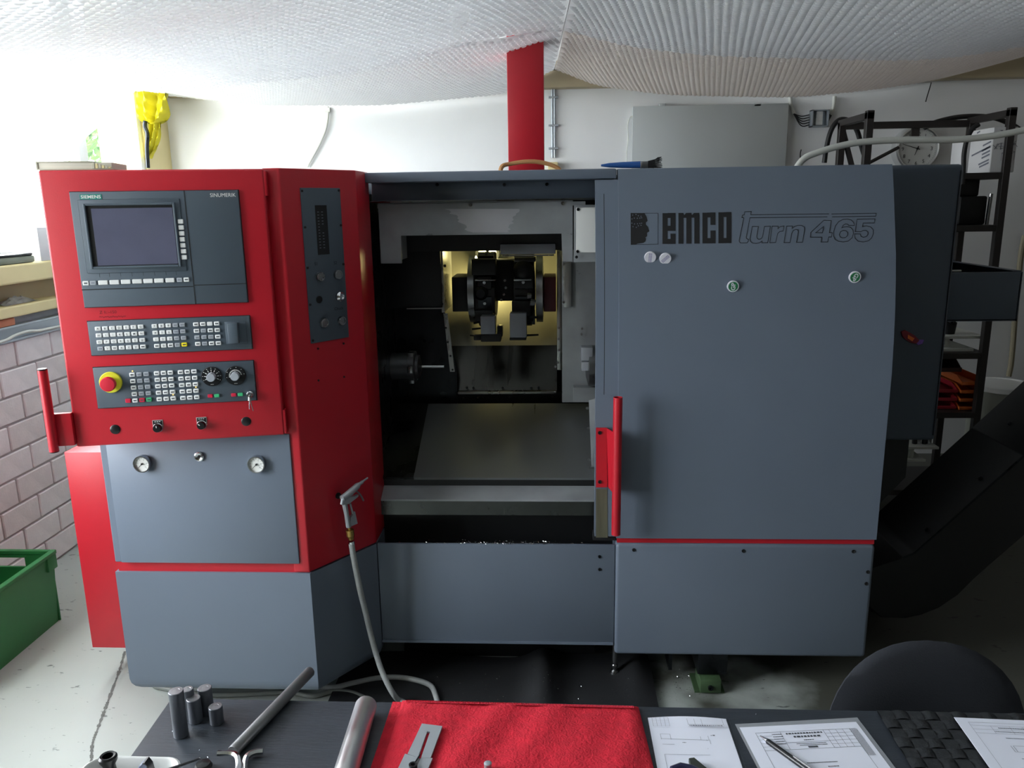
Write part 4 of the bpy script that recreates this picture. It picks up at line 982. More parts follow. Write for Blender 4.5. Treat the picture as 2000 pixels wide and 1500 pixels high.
# --- side handle
h0 = puv(88,720); h1 = puv(112,877); hu = (h0[0]+h1[0])/2
ht = part('grab_handle', MB().cyl(pw3(hu,h1[1],.02), pw3(hu,h0[1],.02), .0125, n=20), T['red_paint'], con)
for z, dz in ((h0[1],.004),(h1[1],-.003)): part('end_cap', MB().lathe([(.0127,0),(.0127,abs(dz)*.5),(.011,abs(dz))], pw3(hu,z,.02), V((0,0,dz)), 20), T['black_satin'], con)
b0 = puv(118,806); b1 = puv(120,869)
part('handle_bracket', pbox(MB(), hu, u0+.002, b1[1], b0[1], -.004, .014, 0, .002), T['red_paint'], con)
# mounting arm behind
part('swivel_arm', MB().box((-1.05,2.30,1.25), (-.95,2.47,1.35), bev=.01), T['red_paint'], con)

# ================================================================ CHIP CONVEYOR
YC0, YC1 = 2.71, 3.06
cv = empty('chip_conveyor', (1.5, 2.9, 0), 'black inclined chip conveyor rising from under the lathe', 'conveyor')
ct = [(1690,1112),(1765,1090),(1787,1080),(2000,890),(2250,667)]; cbt = [(2380,735),(2000,1045),(1930,1105),(1900,1132),(1870,1162),(1835,1188),(1800,1202),(1770,1208),(1722,1207),(1690,1180)]
w2 = lambda x, y: U(x, y, 'y', YC0)
part('trough_casing', MB().prism([w2(*q) for q in ct+cbt], (0,YC1-YC0,0), bev=.004, seg=1), T['conveyor_black'], cv)
mb = MB(); L_ = [w2(*q)+V((0,-.003,0)) for q in ((1762,1090),(1787,1080),(2000,890),(2250,667))]
for i in range(3):
    a, b = L_[i], L_[i+1]; n = (b-a).cross(V((0,1,0))).normalized()*.0022; mb.prism([a-n, b-n, b+n, a+n], (0,.006,0))
part('flange', mb, T['dark_steel'], cv)
for x, y in ((1915,934),(1810,1034),(1972,827)):
    _a, _b = w2(1787,1080), w2(2000,890); _n = (_b-_a).cross(V((0,-1,0))).normalized(); _n = _n if _n.z > 0 else -_n; part('bolt', MB().lathe([(.009,0),(.008,.004),(.004,.005)], UP(x,y,_a,_n), _n, 12), T['dark_steel'], cv)
part('support_leg', MB().box((1.14,2.95,0), (1.17,3.04,.16)), T['black'], cv)
part('support_leg', MB().box((1.28,2.98,0), (1.31,3.04,.19)), T['black'], cv)

# ================================================================ THINGS ON THE MACHINE
def onp(px, py, ax, v): return U(px, py, ax, v)
# book on the console
ua, ub = puv(68,325)[0], puv(219,325)[0]; bz0 = zc1+.0005
bk = empty('book', pw3((ua+ub)/2, bz0, -.08), 'thick pale paperback catalogue lying on top of the red console', 'book')
pbox(m1 := MB(), ua+.004, ub-.004, bz0+.003, bz0+.019, -.145, -.012, 0, .001); part('pages', m1, T['book_pages'], bk)
pbox(m1 := MB(), ua, ub, bz0, bz0+.003, -.15, -.010, 0, .001); part('cover', m1, T['book_cover'], bk)
pbox(m1 := MB(), ua, ub-.05, bz0+.019, bz0+.0225, -.15, -.010, 0, .001); part('cover', m1, T['book_cover'], bk)
pbox(m1 := MB(), ua-.002, ua+.004, bz0, bz0+.0225, -.15, -.010, 0, .002); part('spine', m1, T['book_cover'], bk)
for k in range(6):
    u = ub-.052+k*.008; pbox(m1 := MB(), u, u+.006, bz0+.004, bz0+.018-k*.0022, -.012, -.0085); part('index_tab', m1, T['cream' if k % 2 else 'book_cover'], bk)
# brush
zt_ = 1.7235; yb2 = 2.60
br = empty('brush', (U(1230,316,'y',yb2).x, yb2, zt_), 'blue handled paint brush lying on top of the grey door', 'brush')
bx = lambda p: U(p,316,'y',yb2).x
part('handle', MB().tube([V((bx(q),yb2,zt_+.012)) for q in (1174,1190,1215,1235,1252)], [.003,.007,.0095,.0105,.011], 10), T['blue'], br)
part('ferrule', MB().box((bx(1250),yb2-.012,zt_+.001), (bx(1266),yb2+.012,zt_+.022), bev=.003), T['steel'], br)
hb = MB(); rb_ = random.Random(2)
hb.prism([(bx(1264),yb2-.010,zt_+.002),(bx(1278),yb2-.012,zt_+.001),(bx(1278),yb2-.012,zt_+.026),(bx(1264),yb2-.010,zt_+.021)], (0,.022,0))
for i in range(10):
    for j in range(7):
        y = yb2-.011+.0024*i; z = zt_+.003+.003*j
        hb.tube([V((bx(1265),y,z)), V((bx(1279),y+(i-4.5)*.0004,z+.002+(j-2)*.0008)), V((bx(1289+rb_.uniform(-4,4)),y+(i-4.5)*.001,max(zt_+.002,z+.006+(j-3)*.0022)))], [.0022,.0022,.0014], 4)
part('bristles', hb, T['bristle'], br, kind='stuff')
# magnets on the door
def magnet(x, y, label, kind, rot):
    c = DS(x, y); nz = V((0,-1,-.27)).normalized() if c.z > 1.42 else V((0,-1,-.12)).normalized()
    ex = V((cos(rot),0,sin(rot))); ey = nz.cross(ex).normalized()*-1; ey = V((-sin(rot),0,cos(rot)))
    ex = (ex-nz*ex.dot(nz)).normalized(); ey = (ey-nz*ey.dot(nz)).normalized()
    r = .0178; rt = empty('magnet', c, label, 'magnet', 'round magnets on the door')
    part('rim', MB().lathe([(r*.96,.0005),(r,.002),(r,.006),(r*.95,.0075),(.0002,.0076)], c, nz, 32), T['mag_white'], rt)
    q = c+nz*.0079; f = MB()
    if kind == 'GP':
        part('face', MB().lathe([(r*.8,.0076),(r*.8,.0079),(.0001,.0079)], c, nz, 32, caps=False), T['mag_green'], rt)
        put_text(f, 'GP', q+nz*.0003, ex, ey, 0, w=r*1.36, h=r*.74, offset=.03); part('letters', f, T['mag_white'], rt, 0)
    else:
        for k in (-1,0,1):
            for j in range(7): a = q+ey*k*r*.2+ex*(j-3)*r*.22; f.quad(a-ex*r*.08-ey*r*.055, a+ex*r*.07-ey*r*.055, a+ex*r*.07+ey*r*.055, a-ex*r*.08+ey*r*.055)
        part('print', f, T['violet_ink'], rt, 0, kind='stuff')
magnet(1269.5,501.5,'white round magnet with violet print running upright below the logo head',0,R(88))
magnet(1299,504,'white round magnet with slanted violet print below the word emco',0,R(45))
magnet(1431,558.5,'green and white round magnet with upright turned letters GP below the word turn','GP',R(92))
magnet(1668.5,540.5,'green and white round magnet with slanted letters GP below the number 465','GP',R(-118))
# sticker-like charm on the side housing
c = U(1778,660,'y',2.70)
ch_ = empty('fish_magnet', c, 'small purple and red fish shaped magnet on the side housing', 'magnet')
body_ = [c+V((x,0,z)) for x, z in ((-.035,.022),(-.022,.028),(-.004,.018),(.012,.008),(.03,-.008),(.02,-.02),(.0,-.016),(-.015,-.006),(-.028,.004))]
part('body', MB().prism(body_, (0,-.006,0), bev=.002, seg=1), T['maroon'], ch_)
part('tail', MB().prism([c+V((x,0,z)) for x, z in ((.024,-.006),(.044,-.006),(.04,-.02),(.026,-.024),(.02,-.018))], (0,-.005,0), bev=.001, seg=1), T['purple'], ch_)
part('fin', MB().prism([c+V((x,-.006,z)) for x, z in ((-.012,.012),(.01,.0),(.004,-.01),(-.012,.0))], (0,-.003,0)), T['orange'], ch_)

# ================================================================ AIR GUN AND HOSES
GP0 = chp(0,0,.045); G = lambda x, y, o=0: UP(x, y, GP0, chn)+chn*o
ag = empty('air_gun', G(675,985), 'metal air blow gun hanging on the red pillar', 'air gun')
part('barrel', MB().tube([G(668,974), G(684,962), G(698,949), G(702,945)], [.010,.011,.010,.006], 12), T['alu_matte'], ag)
part('nozzle', MB().tube([G(699,948), G(708,941), G(709,940), G(718,933.5)], [.0055,.0055,.0035,.003], 10), T['alu_matte'], ag)
part('guard', MB().prism([G(667,975,-.004), G(674,966,-.004), G(678,972,-.004), G(690,970,-.004), G(698,964,-.004), G(699,969,-.004), G(680,984,-.004), G(665,986,-.004)], chn*.010, bev=.002, seg=1), T['alu_matte'], ag)
part('grip', MB().tube([G(673,984), G(677,1005), G(681,1029)], [.0085,.0075,.0085], 10), T['alu_matte'], ag)
part('handle_loop', MB().tube([G(684,983), G(688,1000), G(690,1008)], .0035, 8).prism([G(683,1011,-.004), G(692,999,-.004), G(697,1022,-.004), G(683,1028,-.004)], chn*.008), T['alu_matte'], ag)
part('trigger', MB().tube(spline([G(692,957), G(700,962), G(706,970), G(710,978)],4), .003, 8), T['steel'], ag)
part('coupling', MB().tube([G(682,1029), G(683,1034), G(683.2,1035), G(684.5,1046), G(684.7,1047), G(686,1053)], [.005,.005,.0125,.0125,.010,.009], 14), T['brass'], ag)
part('hose_clamp', MB().tube([G(686,1057), G(687,1062)], .0098, 14), T['chrome'], ag)
hs = [G(686,1058), G(690,1085), G(697,1122), G(705,1160), G(713,1192), U(727,1250,'y',2.33), U(744,1306,'y',2.31), U(766,1352,'y',2.29)]
e0 = U(786,1374,'z',.012)
hs += [e0, e0+V((.10,-.10,0)), e0+V((.22,-.12,0))]
e1 = U(851,1362,'z',.012)
hs += [e1+V((.05,-.16,0)), e1, U(836,1340,'z',.012), U(790,1328,'z',.012), U(740,1328,'z',.012), U(690,1338,'z',.012), U(650,1346,'z',.012), U(610,1352,'z',.012)+V((0,.05,0)), U(560,1345,'z',.012)+V((0,.25,0))]
hp_ = spline(hs, 8)
hp_ = [V((q.x,q.y,max(q.z,.0195))) for q in hp_]
thing('air_hose', MB().tube(hp_, .0092, 12), T['hose_grey'], 'grey braided air hose running from the air gun to the floor', 'hose', smooth=60)
fh = [U(285,1316,'z',.015)+V((0,.25,0)), U(300,1325,'z',.015), U(325,1343,'z',.015), U(380,1352,'z',.015), U(450,1355,'z',.015), U(560,1350,'z',.015), U(610,1357,'z',.015), U(650,1348,'z',.015), U(690,1352,'z',.015), U(730,1372,'z',.015), U(760,1395,'z',.015)]
thing('floor_hose', MB().tube([V((q.x,q.y,.011)) for q in spline(fh,8)], .0085, 10), T['floor_hose'], 'grey hose lying on the floor in front of the red cabinet', 'hose', smooth=60)

# ================================================================ FLOOR MAT, CRATE
mx1 = U(1280,1360,'z',0).x; mx0 = U(640,1380,'z',0).x; my1 = 2.61; my0 = 1.55
hc = U(1060,1345,'z',0); h2 = U(1246,1345,'z',0)
mb = MB(); nx, ny = 64, 40
def mz(x, y): return .010+.062*math.exp(-((x-hc.x)/.055)**2)*math.exp(-((y-2.44)/.22)**2)+.03*math.exp(-((x-h2.x)/.05)**2)*math.exp(-((y-2.5)/.14)**2)+.006*max(0,sin(x*7))
for j in range(ny+1):
    for i in range(nx+1):
        x = mx0+(mx1-mx0)*i/nx; y = my0+(my1-my0)*j/ny + .012*sin(x*9)*(j/ny); mb.v.append(V((x,y,mz(x,y))))
n1 = len(mb.v)
for k in range(n1): q = mb.v[k]; mb.v.append(V((q.x,q.y,max(.001,q.z-.009))))
for j in range(ny):
    for i in range(nx):
        a = j*(nx+1)+i; mb.f.append([a,a+1,a+nx+2,a+nx+1]); mb.m.append(0); mb.f.append([n1+a,n1+a+nx+1,n1+a+nx+2,n1+a+1]); mb.m.append(0)
for i in range(nx):
    for r in (0, ny*(nx+1)): mb.f.append([r+i,r+i+1,n1+r+i+1,n1+r+i]); mb.m.append(0)
for j in range(ny):
    for c in (0, nx): a = j*(nx+1)+c; mb.f.append([a,a+nx+1,n1+a+nx+1,n1+a]); mb.m.append(0)
thing('rubber_mat', mb, T['rubber'], 'black rubber floor mat with a hump in front of the lathe', 'floor mat', smooth=60)
mb = MB()
def fl(): 
    x = random.uniform(-.45,.28); y = random.uniform(2.2,2.5)
    return V((x,y,mz(x,y)+.003))
chips(mb, 260, fl, .0022)
chips(mb, 160, lambda: V((random.gauss(.44,.08),random.gauss(2.47,.05),.004)), .0025)
chips(mb, 120, lambda: V((random.uniform(-1.1,-.7),random.gauss(2.2,.05),.004)), .003)
thing('floor_swarf', mb, T['chip'], 'bright metal chips scattered on the mat and floor', 'metal chips', smooth=0, kind='stuff')
# oil-soaked sawdust under the cabinet
# crate
cx0, cx1, cy0, cy1, ch = -2.338, -1.995, 2.26, 2.845, .30
cr = empty('storage_crate', ((cx0+cx1)/2,(cy0+cy1)/2,0), 'green plastic stacking crate on the floor by the brick wall', 'crate')
t = .006
GC = T['green_crate']
part('base', MB().box((cx0+.01,cy0+.01,.004), (cx1-.01,cy1-.01,.016), bev=.003), GC, cr)
part('side_wall', MB().prism([(cx1-.01,cy0+.005,.0),(cx1-.01,cy1-.012,.0),(cx1+.006,cy1,ch),(cx1+.006,cy0,ch)], (-t,0,0)), GC, cr)
part('side_wall', MB().prism([(cx0+.01,cy0+.005,.0),(cx0+.01,cy1-.012,.0),(cx0+.002,cy1,ch),(cx0+.002,cy0,ch)], (t,0,0)), GC, cr)
hx0, hx1 = cx0+.10, cx0+.23
for y in (cy0, cy1):
    m1 = MB()
    for (a, b, c, d) in ((cx0,hx0,0,ch),(hx1,cx1,0,ch),(hx0,hx1,0,.235),(hx0,hx1,.275,ch)): m1.box((a+(.008 if a==cx0 else 0),y-t,c), (b-(.004 if b==cx1 else 0),y,d))
    part('end_wall', m1, GC, cr)
m1 = MB()
for lo, hi in (((cx1-.008,cy0-.008,ch-.012),(cx1+.014,cy1+.008,ch+.004)), ((cx0-.006,cy0-.008,ch-.012),(cx0+.010,cy1+.008,ch+.004)), ((cx0+.010,cy1-.010,ch-.012),(cx1-.008,cy1+.008,ch+.004)), ((cx0+.010,cy0-.008,ch-.012),(cx1-.008,cy0+.010,ch+.004))): m1.box(lo, hi, 0, .002, 1)
part('rim', m1, GC, cr)
part('corner_post', MB().box((cx1-.008,cy1-.05,ch-.07), (cx1+.012,cy1+.006,ch-.01), bev=.003), GC, cr)
part('handle_frame', MB().box((hx0-.01,cy1-t-.004,.228), (hx1+.01,cy1-t,.235)).box((hx0-.01,cy1-t-.004,.275), (hx1+.01,cy1-t,.282)), GC, cr)

# ================================================================ TABLE AND WHAT LIES ON IT
ZT = .74
W = lambda x, y, z=ZT: U(x, y, 'z', z)
tl0, tl1 = W(334,1363), W(256,1474); d_ = (tl1-tl0).normalized()
yf = W(1250,1385).y
yl = tl0.y
te = tl0 + d_*((tl0.y-.35)/-d_.y)
tab = empty('table', (.4,.8,0), 'black wood grain table with papers and metal parts', 'table')
part('tabletop', MB().prism([(tl0.x,tl0.y,ZT),(1.75,yf+.006,ZT),(1.75,.35,ZT),(te.x,.35,ZT)], (0,0,-.028), bev=.002, seg=1), T['table_black'], tab)
for x, y in ((te.x+.12,.42),(tl0.x+.12,1.1),(1.65,.42),(1.65,1.1)): part('leg', MB().box((x-.025,y-.025,0), (x+.025,y+.025,ZT-.028), bev=.004), T['black_satin'], tab)
part('apron', MB().box((tl0.x+.1,1.09,ZT-.09), (1.65,1.11,ZT-.028)), T['black_satin'], tab)
# round blanks
def proj(q):
    d = q-cC; c = d.dot(cF); return 1000+FPX*d.dot(cR)/c, 750-FPX*d.dot(cU)/c
def hgt(base, py):
    lo, hi = 0, .3
    for _ in range(30):
        m_ = (lo+hi)/2
        if proj(base+V((0,0,m_)))[1] > py: lo = m_
        else: hi = m_
    return lo
defm('blank_face', (170,172,176), .35, .9, vary=.1, vscale=60)
for lab, bx_, by_, ty_, r in (('tallest round steel blank standing on the black table',354,1436,1349,.0122),('round steel blank hidden behind the tallest one on the table',373,1402,1345.5,.0098),
        ('long round steel blank at the back of the cluster on the table',405,1392,1343,.0120),('mid sized round steel blank in the middle of the cluster on the table',383,1408,1363,.0118),('shortest round steel blank standing apart on the black table',424,1411,1379,.0118)):
    b = W(bx_,by_); h = hgt(b, ty_)
    rt = empty('steel_blank', b, lab, 'metal blank', 'round steel blanks on the table')
    part('body', MB().lathe([(r-.0008,0),(r,.0008),(r,h-.0008),(r-.0008,h)], b, Zv, 28), T['blank_side'], rt)
    part('cut_face', MB().lathe([(r-.001,h+.0002),(r*.5,h+.0003),(r*.48,h+.0001),(.0002,h+.0003)], b, Zv, 28, caps=False), T['blank_face'], rt)
# long dark bar
a = W(455,1468,ZT+.0105); b = W(606,1311,ZT+.0105)
rt = empty('steel_bar', W(530,1400), 'long dark round steel bar sticking out over the table edge', 'metal bar')
part('body', MB().tube([a, a.lerp(b,.006), a.lerp(b,.994), b], [.0092,.0101,.0101,.0092], 24), T['bar_steel'], rt)
part('end_face', MB().cyl(b, b+(b-a).normalized()*.0003, .0088, n=24), T['blank_side'], rt)
# aluminium bar
b = W(716,1375,ZT+.0195); a = W(672,1520,ZT+.0195); dd = (b-a).normalized()
a = a-dd*.05
rt = empty('aluminium_bar', W(700,1440), 'thick bright aluminium bar with rounded end beside the red towel', 'metal bar')
L0 = (b-a).length
part('body', MB().lathe([(.017,0),(.0192,.003),(.0192,L0-.006),(.0180,L0-.002),(.015,L0)], a, dd, 32), T['alu'], rt)
part('end_face', MB().lathe([(.0148,0),(.0002,.0003)], b, dd, 28, caps=False), T['alu_matte'], rt)
# towel
tc_ = [W(786,1367,ZT+.006), W(1247,1379,ZT+.006), W(1302,1600,ZT+.006), W(712,1600,ZT+.006)]
tw = empty('towel', ((tc_[0]+tc_[2])/2).xy.to_3d()+V((0,0,ZT)), 'folded red terry towel spread on the black table', 'towel')
def tgrid(z0, amp, u0=0, u1=1, v0=0, v1=1, nx=110, ny=60, seed=0, sh=V((0,0,0))):
    mb = MB()
    for j in range(ny+1):
        v = v0+(v1-v0)*j/ny
        for i in range(nx+1):
            u = u0+(u1-u0)*i/nx; q = (tc_[0]*(1-u)+tc_[1]*u)*(1-v)+(tc_[3]*(1-u)+tc_[2]*u)*v
            ed = min(1, min(u,1-u)/.05, min(v,1-v)/.06)
            z = ZT+.0008+z0*(.35+.65*ed**.5)+amp*ed*(sin(u*17+seed)*sin(v*6+u*5)+.6*sin(u*31+v*9))+random.uniform(0,.0012)*(1 if amp else .2)
            mb.v.append(V((q.x,q.y,max(z,ZT+.0012)))+sh)
    for j in range(ny):
        for i in range(nx): a = j*(nx+1)+i; mb.f.append([a,a+nx+1,a+nx+2,a+1]); mb.m.append(0)
    return mb
part('under_layer', tgrid(.003,.0,nx=20,ny=12,sh=V((-.018,.0,0))), T['towel'], tw, 60)
part('top_layer', tgrid(.010,.0022), T['towel'], tw, 60)
hm = MB()
for k in range(150):
    u = .02+.96*k/150; q = tc_[0].lerp(tc_[1],u); e = tc_[0].lerp(tc_[1],u+.0042); v = V((0,-.016,0))
    z = ZT+.0105; hm.add([V((q.x,q.y-.0005,z-.004)), V((e.x,e.y-.0005,z-.004)), V((e.x,e.y-.017,z+.003)), V((q.x,q.y-.017,z+.003)), V(((q.x+e.x)/2,q.y-.009,z+.002))], [(0,1,4),(1,2,4),(2,3,4),(3,0,4)])
part('woven_hem', hm, T['towel_hem'], tw, 20, kind='stuff')
# slotted plate on the towel
ZB = ZT+.0165
B = lambda x, y, z=ZB: W(x, y, z)
far_l, far_r, st_r, st_r2, st_l2, st_l = B(824,1413), B(864,1418), B(841,1480), B(845,1480.5), B(791,1472), B(796,1472)
dn = (st_l-far_l).normalized(); ln = .11
sA, sB = B(837,1429), B(819,1480); wv = (far_r-far_l).normalized()*.0026
gp = empty('slotted_plate', B(820,1470), 'pale grey slotted metal plate lying on the red towel', 'metal plate')
hdn = V((dn.x,dn.y,0)); 
def slab(mb, pts, th=.004): mb.prism(pts, (0,0,-th))
m1 = MB()
slab(m1, [far_l, far_r, far_r.lerp(st_r,.2), far_l.lerp(st_l,.18)])
sl = lambda t, s: (sA.lerp(sB,t)+wv*s)
slab(m1, [far_l.lerp(st_l,.18), sl(0,-1)+(far_l-st_l)*.0, sl(1,-1), st_l])
slab(m1, [sl(0,1), far_r.lerp(st_r,.2), st_r, sl(1,1)])
slab(m1, [far_l.lerp(st_l,.18), far_r.lerp(st_r,.2), sl(0,1), sl(0,-1)])
slab(m1, [st_l2, sl(1,-1), sl(1,-1)+hdn*.07, st_l2+hdn*.07])
slab(m1, [sl(1,1), st_r2, st_r2+hdn*.07, sl(1,1)+hdn*.07])
part('plate', m1, T['alu_matte'], gp, 0)
part('slot_insert', MB().prism([sl(1,-1)+V((0,0,-.001)), sl(1,1)+V((0,0,-.001)), sl(1,1)+hdn*.07+V((0,0,-.001)), sl(1,-1)+hdn*.07+V((0,0,-.001))], (0,0,-.003)), T['steel'], gp, 0)
q = B(807,1499); part('socket_screw', MB().lathe([(.0068,0),(.0068,.006),(.004,.006),(.003,.003)], q, Zv, 16), T['black_satin'], gp)
part('spring_wire', MB().tube([q+V((.002,.006,.004)), B(820,1474,ZB+.002)], .0012, 6), T['dark_steel'], gp)
q = W(953,1502,ZT+.012); h = hgt(q,1489)
thing('locating_pin', MB().lathe([(.0058,0),(.0058,h*.7),(.0062,h*.72),(.0062,h*.9),(.004,h*.99),(.0005,h)], q, Zv, 18), T['alu_matte'], 'small round topped steel pin on the red towel', 'pin')
# papers
def sheet_at(name, label, c0, c1, length, z, mat_='paper', curl=.0):
    a = W(*c0, z); b = W(*c1, z); ex = (b-a).normalized(); wd = (b-a).length; ey = V((ex.y,-ex.x,0))
    o = empty(name, (a+b)/2+ey*length/2, label, 'paper'); mb = MB()
    nx, ny = 10, 14
    for j in range(ny+1):
        for i in range(nx+1): mb.v.append(a+ex*wd*i/nx+ey*length*j/ny+V((0,0,.0008+curl*(sin(i/nx*pi)*max(0,1-j/4)))))
    for j in range(ny):
        for i in range(nx): k = j*(nx+1)+i; mb.f.append([k,k+nx+1,k+nx+2,k+1]); mb.m.append(0)
    return o, a, ex, ey, wd, mb
def rule(mb, a, ex, ey, z, u0, v0, u1, v1, w=.0005):
    p, q = a+ex*u0+ey*v0+V((0,0,z)), a+ex*u1+ey*v1+V((0,0,z)); ribbon(mb, [p, q], w, Zv, 0, False)
def scrib(mb, a, ex, ey, z, u0, u1, v, h):
    u = u0
    while u < u1:
        w_ = random.uniform(.6,1.4)*h; c = a+ex*u+ey*v+V((0,0,z)); mb.quad(c, c+ex*w_, c+ex*w_+ey*h, c+ey*h); u += w_+h*.4
o, a, ex, ey, wd, mb = sheet_at('drawing_sheet', 'small printed drawing sheet beside the red towel', (1265,1402.5), (1418,1405), .21, ZT, curl=.004)
part('sheet', mb, T['paper'], o, 60)
l = MB(); z = .0062
for u in (.006,.013,.020,.027,.034): rule(l,a,ex,ey,z,u,.006,u,.03,.0004)
for v in (.006,.010,.014,.018,.022,.026,.03): rule(l,a,ex,ey,z-v*.05,.006,v,.034,v,.0004)
for u in (.066,.078,.09,.126): rule(l,a,ex,ey,z,u,.008,u,.026,.0004)
for v in (.022,.028): rule(l,a,ex,ey,z-.001,.066,v,.126,v,.0004)
scrib(l,a,ex,ey,z-.001,.068,.124,.0235,.0025)
for v in (.044,.056): rule(l,a,ex,ey,.0015,.016,v,.095,v+.002,.0005)
for u in (.016,.032,.082,.095): rule(l,a,ex,ey,.0015,u,.044,u,.058,.0005)
rule(l,a,ex,ey,.0015,.016,.07,.036,.07); rule(l,a,ex,ey,.0015,.096,.057,.096,.068); scrib(l,a,ex,ey,.0015,.07,.09,.038,.0015); scrib(l,a,ex,ey,.0015,.1,.106,.044,.003); scrib(l,a,ex,ey,.0015,.05,.056,.064,.0015)
for v in (.004,.2): rule(l,a,ex,ey,.004,.134,.006,.134,.2,.0004); rule(l,a,ex,ey,.004,.139,.006,.139,.2,.0004)
rule(l,a,ex,ey,.0015,.016,.095,.09,.095); rule(l,a,ex,ey,.0015,.016,.095,.016,.15)
part('print', l, T['ink_grey'], o, 0, kind='stuff')
o, a, ex, ey, wd, mb = sheet_at('document_sleeve', 'printed drawing in a clear sleeve under the ballpoint pen', (1444,1421.5), (1672,1410.5), .297, ZT+.0008)
part('sheet', mb, T['paper'], o, 60)
part('sleeve', MB().prism([a-ex*.004+ey*-.010+V((0,0,.0002)), a+ex*(wd+.008)-ey*.012+V((0,0,.0002)), a+ex*(wd+.008)+ey*.3+V((0,0,.0002)), a-ex*.004+ey*.3+V((0,0,.0002))], (0,0,-.0006)), T['sleeve'], o, 0)
l = MB(); z = .0012
rule(l,a,ex,ey,z,.022,.017,.195,.017); rule(l,a,ex,ey,z,.022,.017,.022,.28); rule(l,a,ex,ey,z,.184,.017,.184,.28); rule(l,a,ex,ey,z,.022,.062,.184,.062)
rule(l,a,ex,ey,z,.064,.017,.064,.062); rule(l,a,ex,ey,z,.138,.017,.138,.062); rule(l,a,ex,ey,z,.064,.045,.138,.045)
for v in (.026,.035,.044,.053): rule(l,a,ex,ey,z,.022,v,.048,v,.0004); rule(l,a,ex,ey,z,.138,v,.184,v,.0004)
for u in (.148,.16,.172): rule(l,a,ex,ey,z,u,.017,u,.062,.0004)
for k in range(7): rule(l,a,ex,ey,z,.185+k*.0018,.018,.185+k*.0018,.085,.0006)
for k in range(5): scrib(l,a,ex,ey,z,.048,.062,.022+k*.006,.0018)
scrib(l,a,ex,ey,z,.072,.132,.021,.0035); scrib(l,a,ex,ey,z,.082,.126,.029,.0042); scrib(l,a,ex,ey,z,.096,.112,.039,.002); scrib(l,a,ex,ey,z,.08,.13,.048,.0016); scrib(l,a,ex,ey,z,.084,.13,.052,.0016)
c = a+ex*.096+ey*.0555+V((0,0,z)); l.quad(c, c+ex*.016, c+ex*.016+ey*.004, c+ey*.004)
scrib(l,a,ex,ey,z,.078,.128,.094,.0018); scrib(l,a,ex,ey,z,.108,.124,.104,.002)
part('print', l, T['key_ink'], o, 0, kind='stuff')
pa, pb = a, ex
# pen
t0, t1 = W(1484.5,1437,ZT+.0042), W(1578,1504,ZT+.006); pdn = (t1-t0).normalized(); t1 = t0+pdn*.14
pen = empty('ballpoint_pen', t0.lerp(t1,.5), 'black ballpoint pen with silver tip lying on the sleeve', 'pen')
part('tip', MB().tube([t0, t0+pdn*.005, t0+pdn*.016], [.0006,.0018,.0038], 12), T['chrome'], pen)
part('barrel', MB().tube([t0+pdn*.016, t0+pdn*.018, t0+pdn*.12, t0+pdn*.138], [.004,.0046,.0048,.003], 14), T['black_satin'], pen)
part('clip', MB().tube([t0+pdn*.07+V((0,0,.006)), t0+pdn*.13+V((0,0,.006))], .0014, 6), T['chrome'], pen)
o, a, ex, ey, wd, mb = sheet_at('work_sheet', 'printed sheet lying on the woven placemat', (1863,1401.5), (2010,1408), .297, ZT+.010)
wd = .21; mb = MB(); mb.prism([a, a+ex*.21, a+ex*.21+ey*.297, a+ey*.297], (0,0,.0006)); part('sheet', mb, T['paper'], o, 0)
l = MB(); z = .0012
rule(l,a,ex,ey,z,.018,.012,.2,.012,.0004); rule(l,a,ex,ey,z,.018,.012,.018,.28,.0004)
for v in (.02,.03,.04): rule(l,a,ex,ey,z,.018,v,.2,v,.0004)
for u in (.05,.08,.1): rule(l,a,ex,ey,z,u,.02,u,.04,.0004)
scrib(l,a,ex,ey,z,.06,.13,.024,.002); scrib(l,a,ex,ey,z,.05,.12,.034,.0016); scrib(l,a,ex,ey,z,.06,.1,.05,.0016)
for u in (.058,.062,.085,.089): rule(l,a,ex,ey,z,u,.07,u,.085,.0007)
rule(l,a,ex,ey,z,.058,.085,.089,.085); rule(l,a,ex,ey,z,.062,.07,.085,.07); scrib(l,a,ex,ey,z,.06,.08,.1,.002)
part('print', l, T['ink_grey'], o, 0, kind='stuff')
# placemat of woven strips
a = W(1711,1391.5); b = W(2090,1401); ex = (b-a).normalized(); ey = V((ex.y,-ex.x,0)); A_l = W(1772,1500)
pm = empty('placemat', a+ex*.2+ey*.15+V((0,0,.001)), 'black placemat woven from broad strips on the table', 'placemat')
st_ = .0245; NX, NY = 15, 11
for i in range(NX):
    mb = MB(); n = NY*4
    for j in range(n+1):
        v = j/4*st_; z = ZT+.0042+.0024*sin((j/4+i)*pi)
        for s in (-.47,.47): mb.v.append(a+ex*(i+.5+s)*st_+ey*v+V((0,0,z-ZT-.0)))
    for q in mb.v: q.z = q.z if q.z > ZT else ZT+.001
    for j in range(n): mb.f.append([2*j,2*j+2,2*j+3,2*j+1]); mb.m.append(0)
    part('woven_strip', mb, T['weave'], pm, 60)
for j in range(NY):
    mb = MB(); n = NX*4
    for i in range(n+1):
        u = i/4*st_; z = ZT+.0042-.0024*sin((i/4+j)*pi)
        for s in (-.47,.47): mb.v.append(a+ex*u+ey*(j+.5+s)*st_+V((0,0,z-ZT)))
    for i in range(n): mb.f.append([2*i,2*i+1,2*i+3,2*i+2]); mb.m.append(0)
    part('woven_strip', mb, T['weave'], pm, 60)
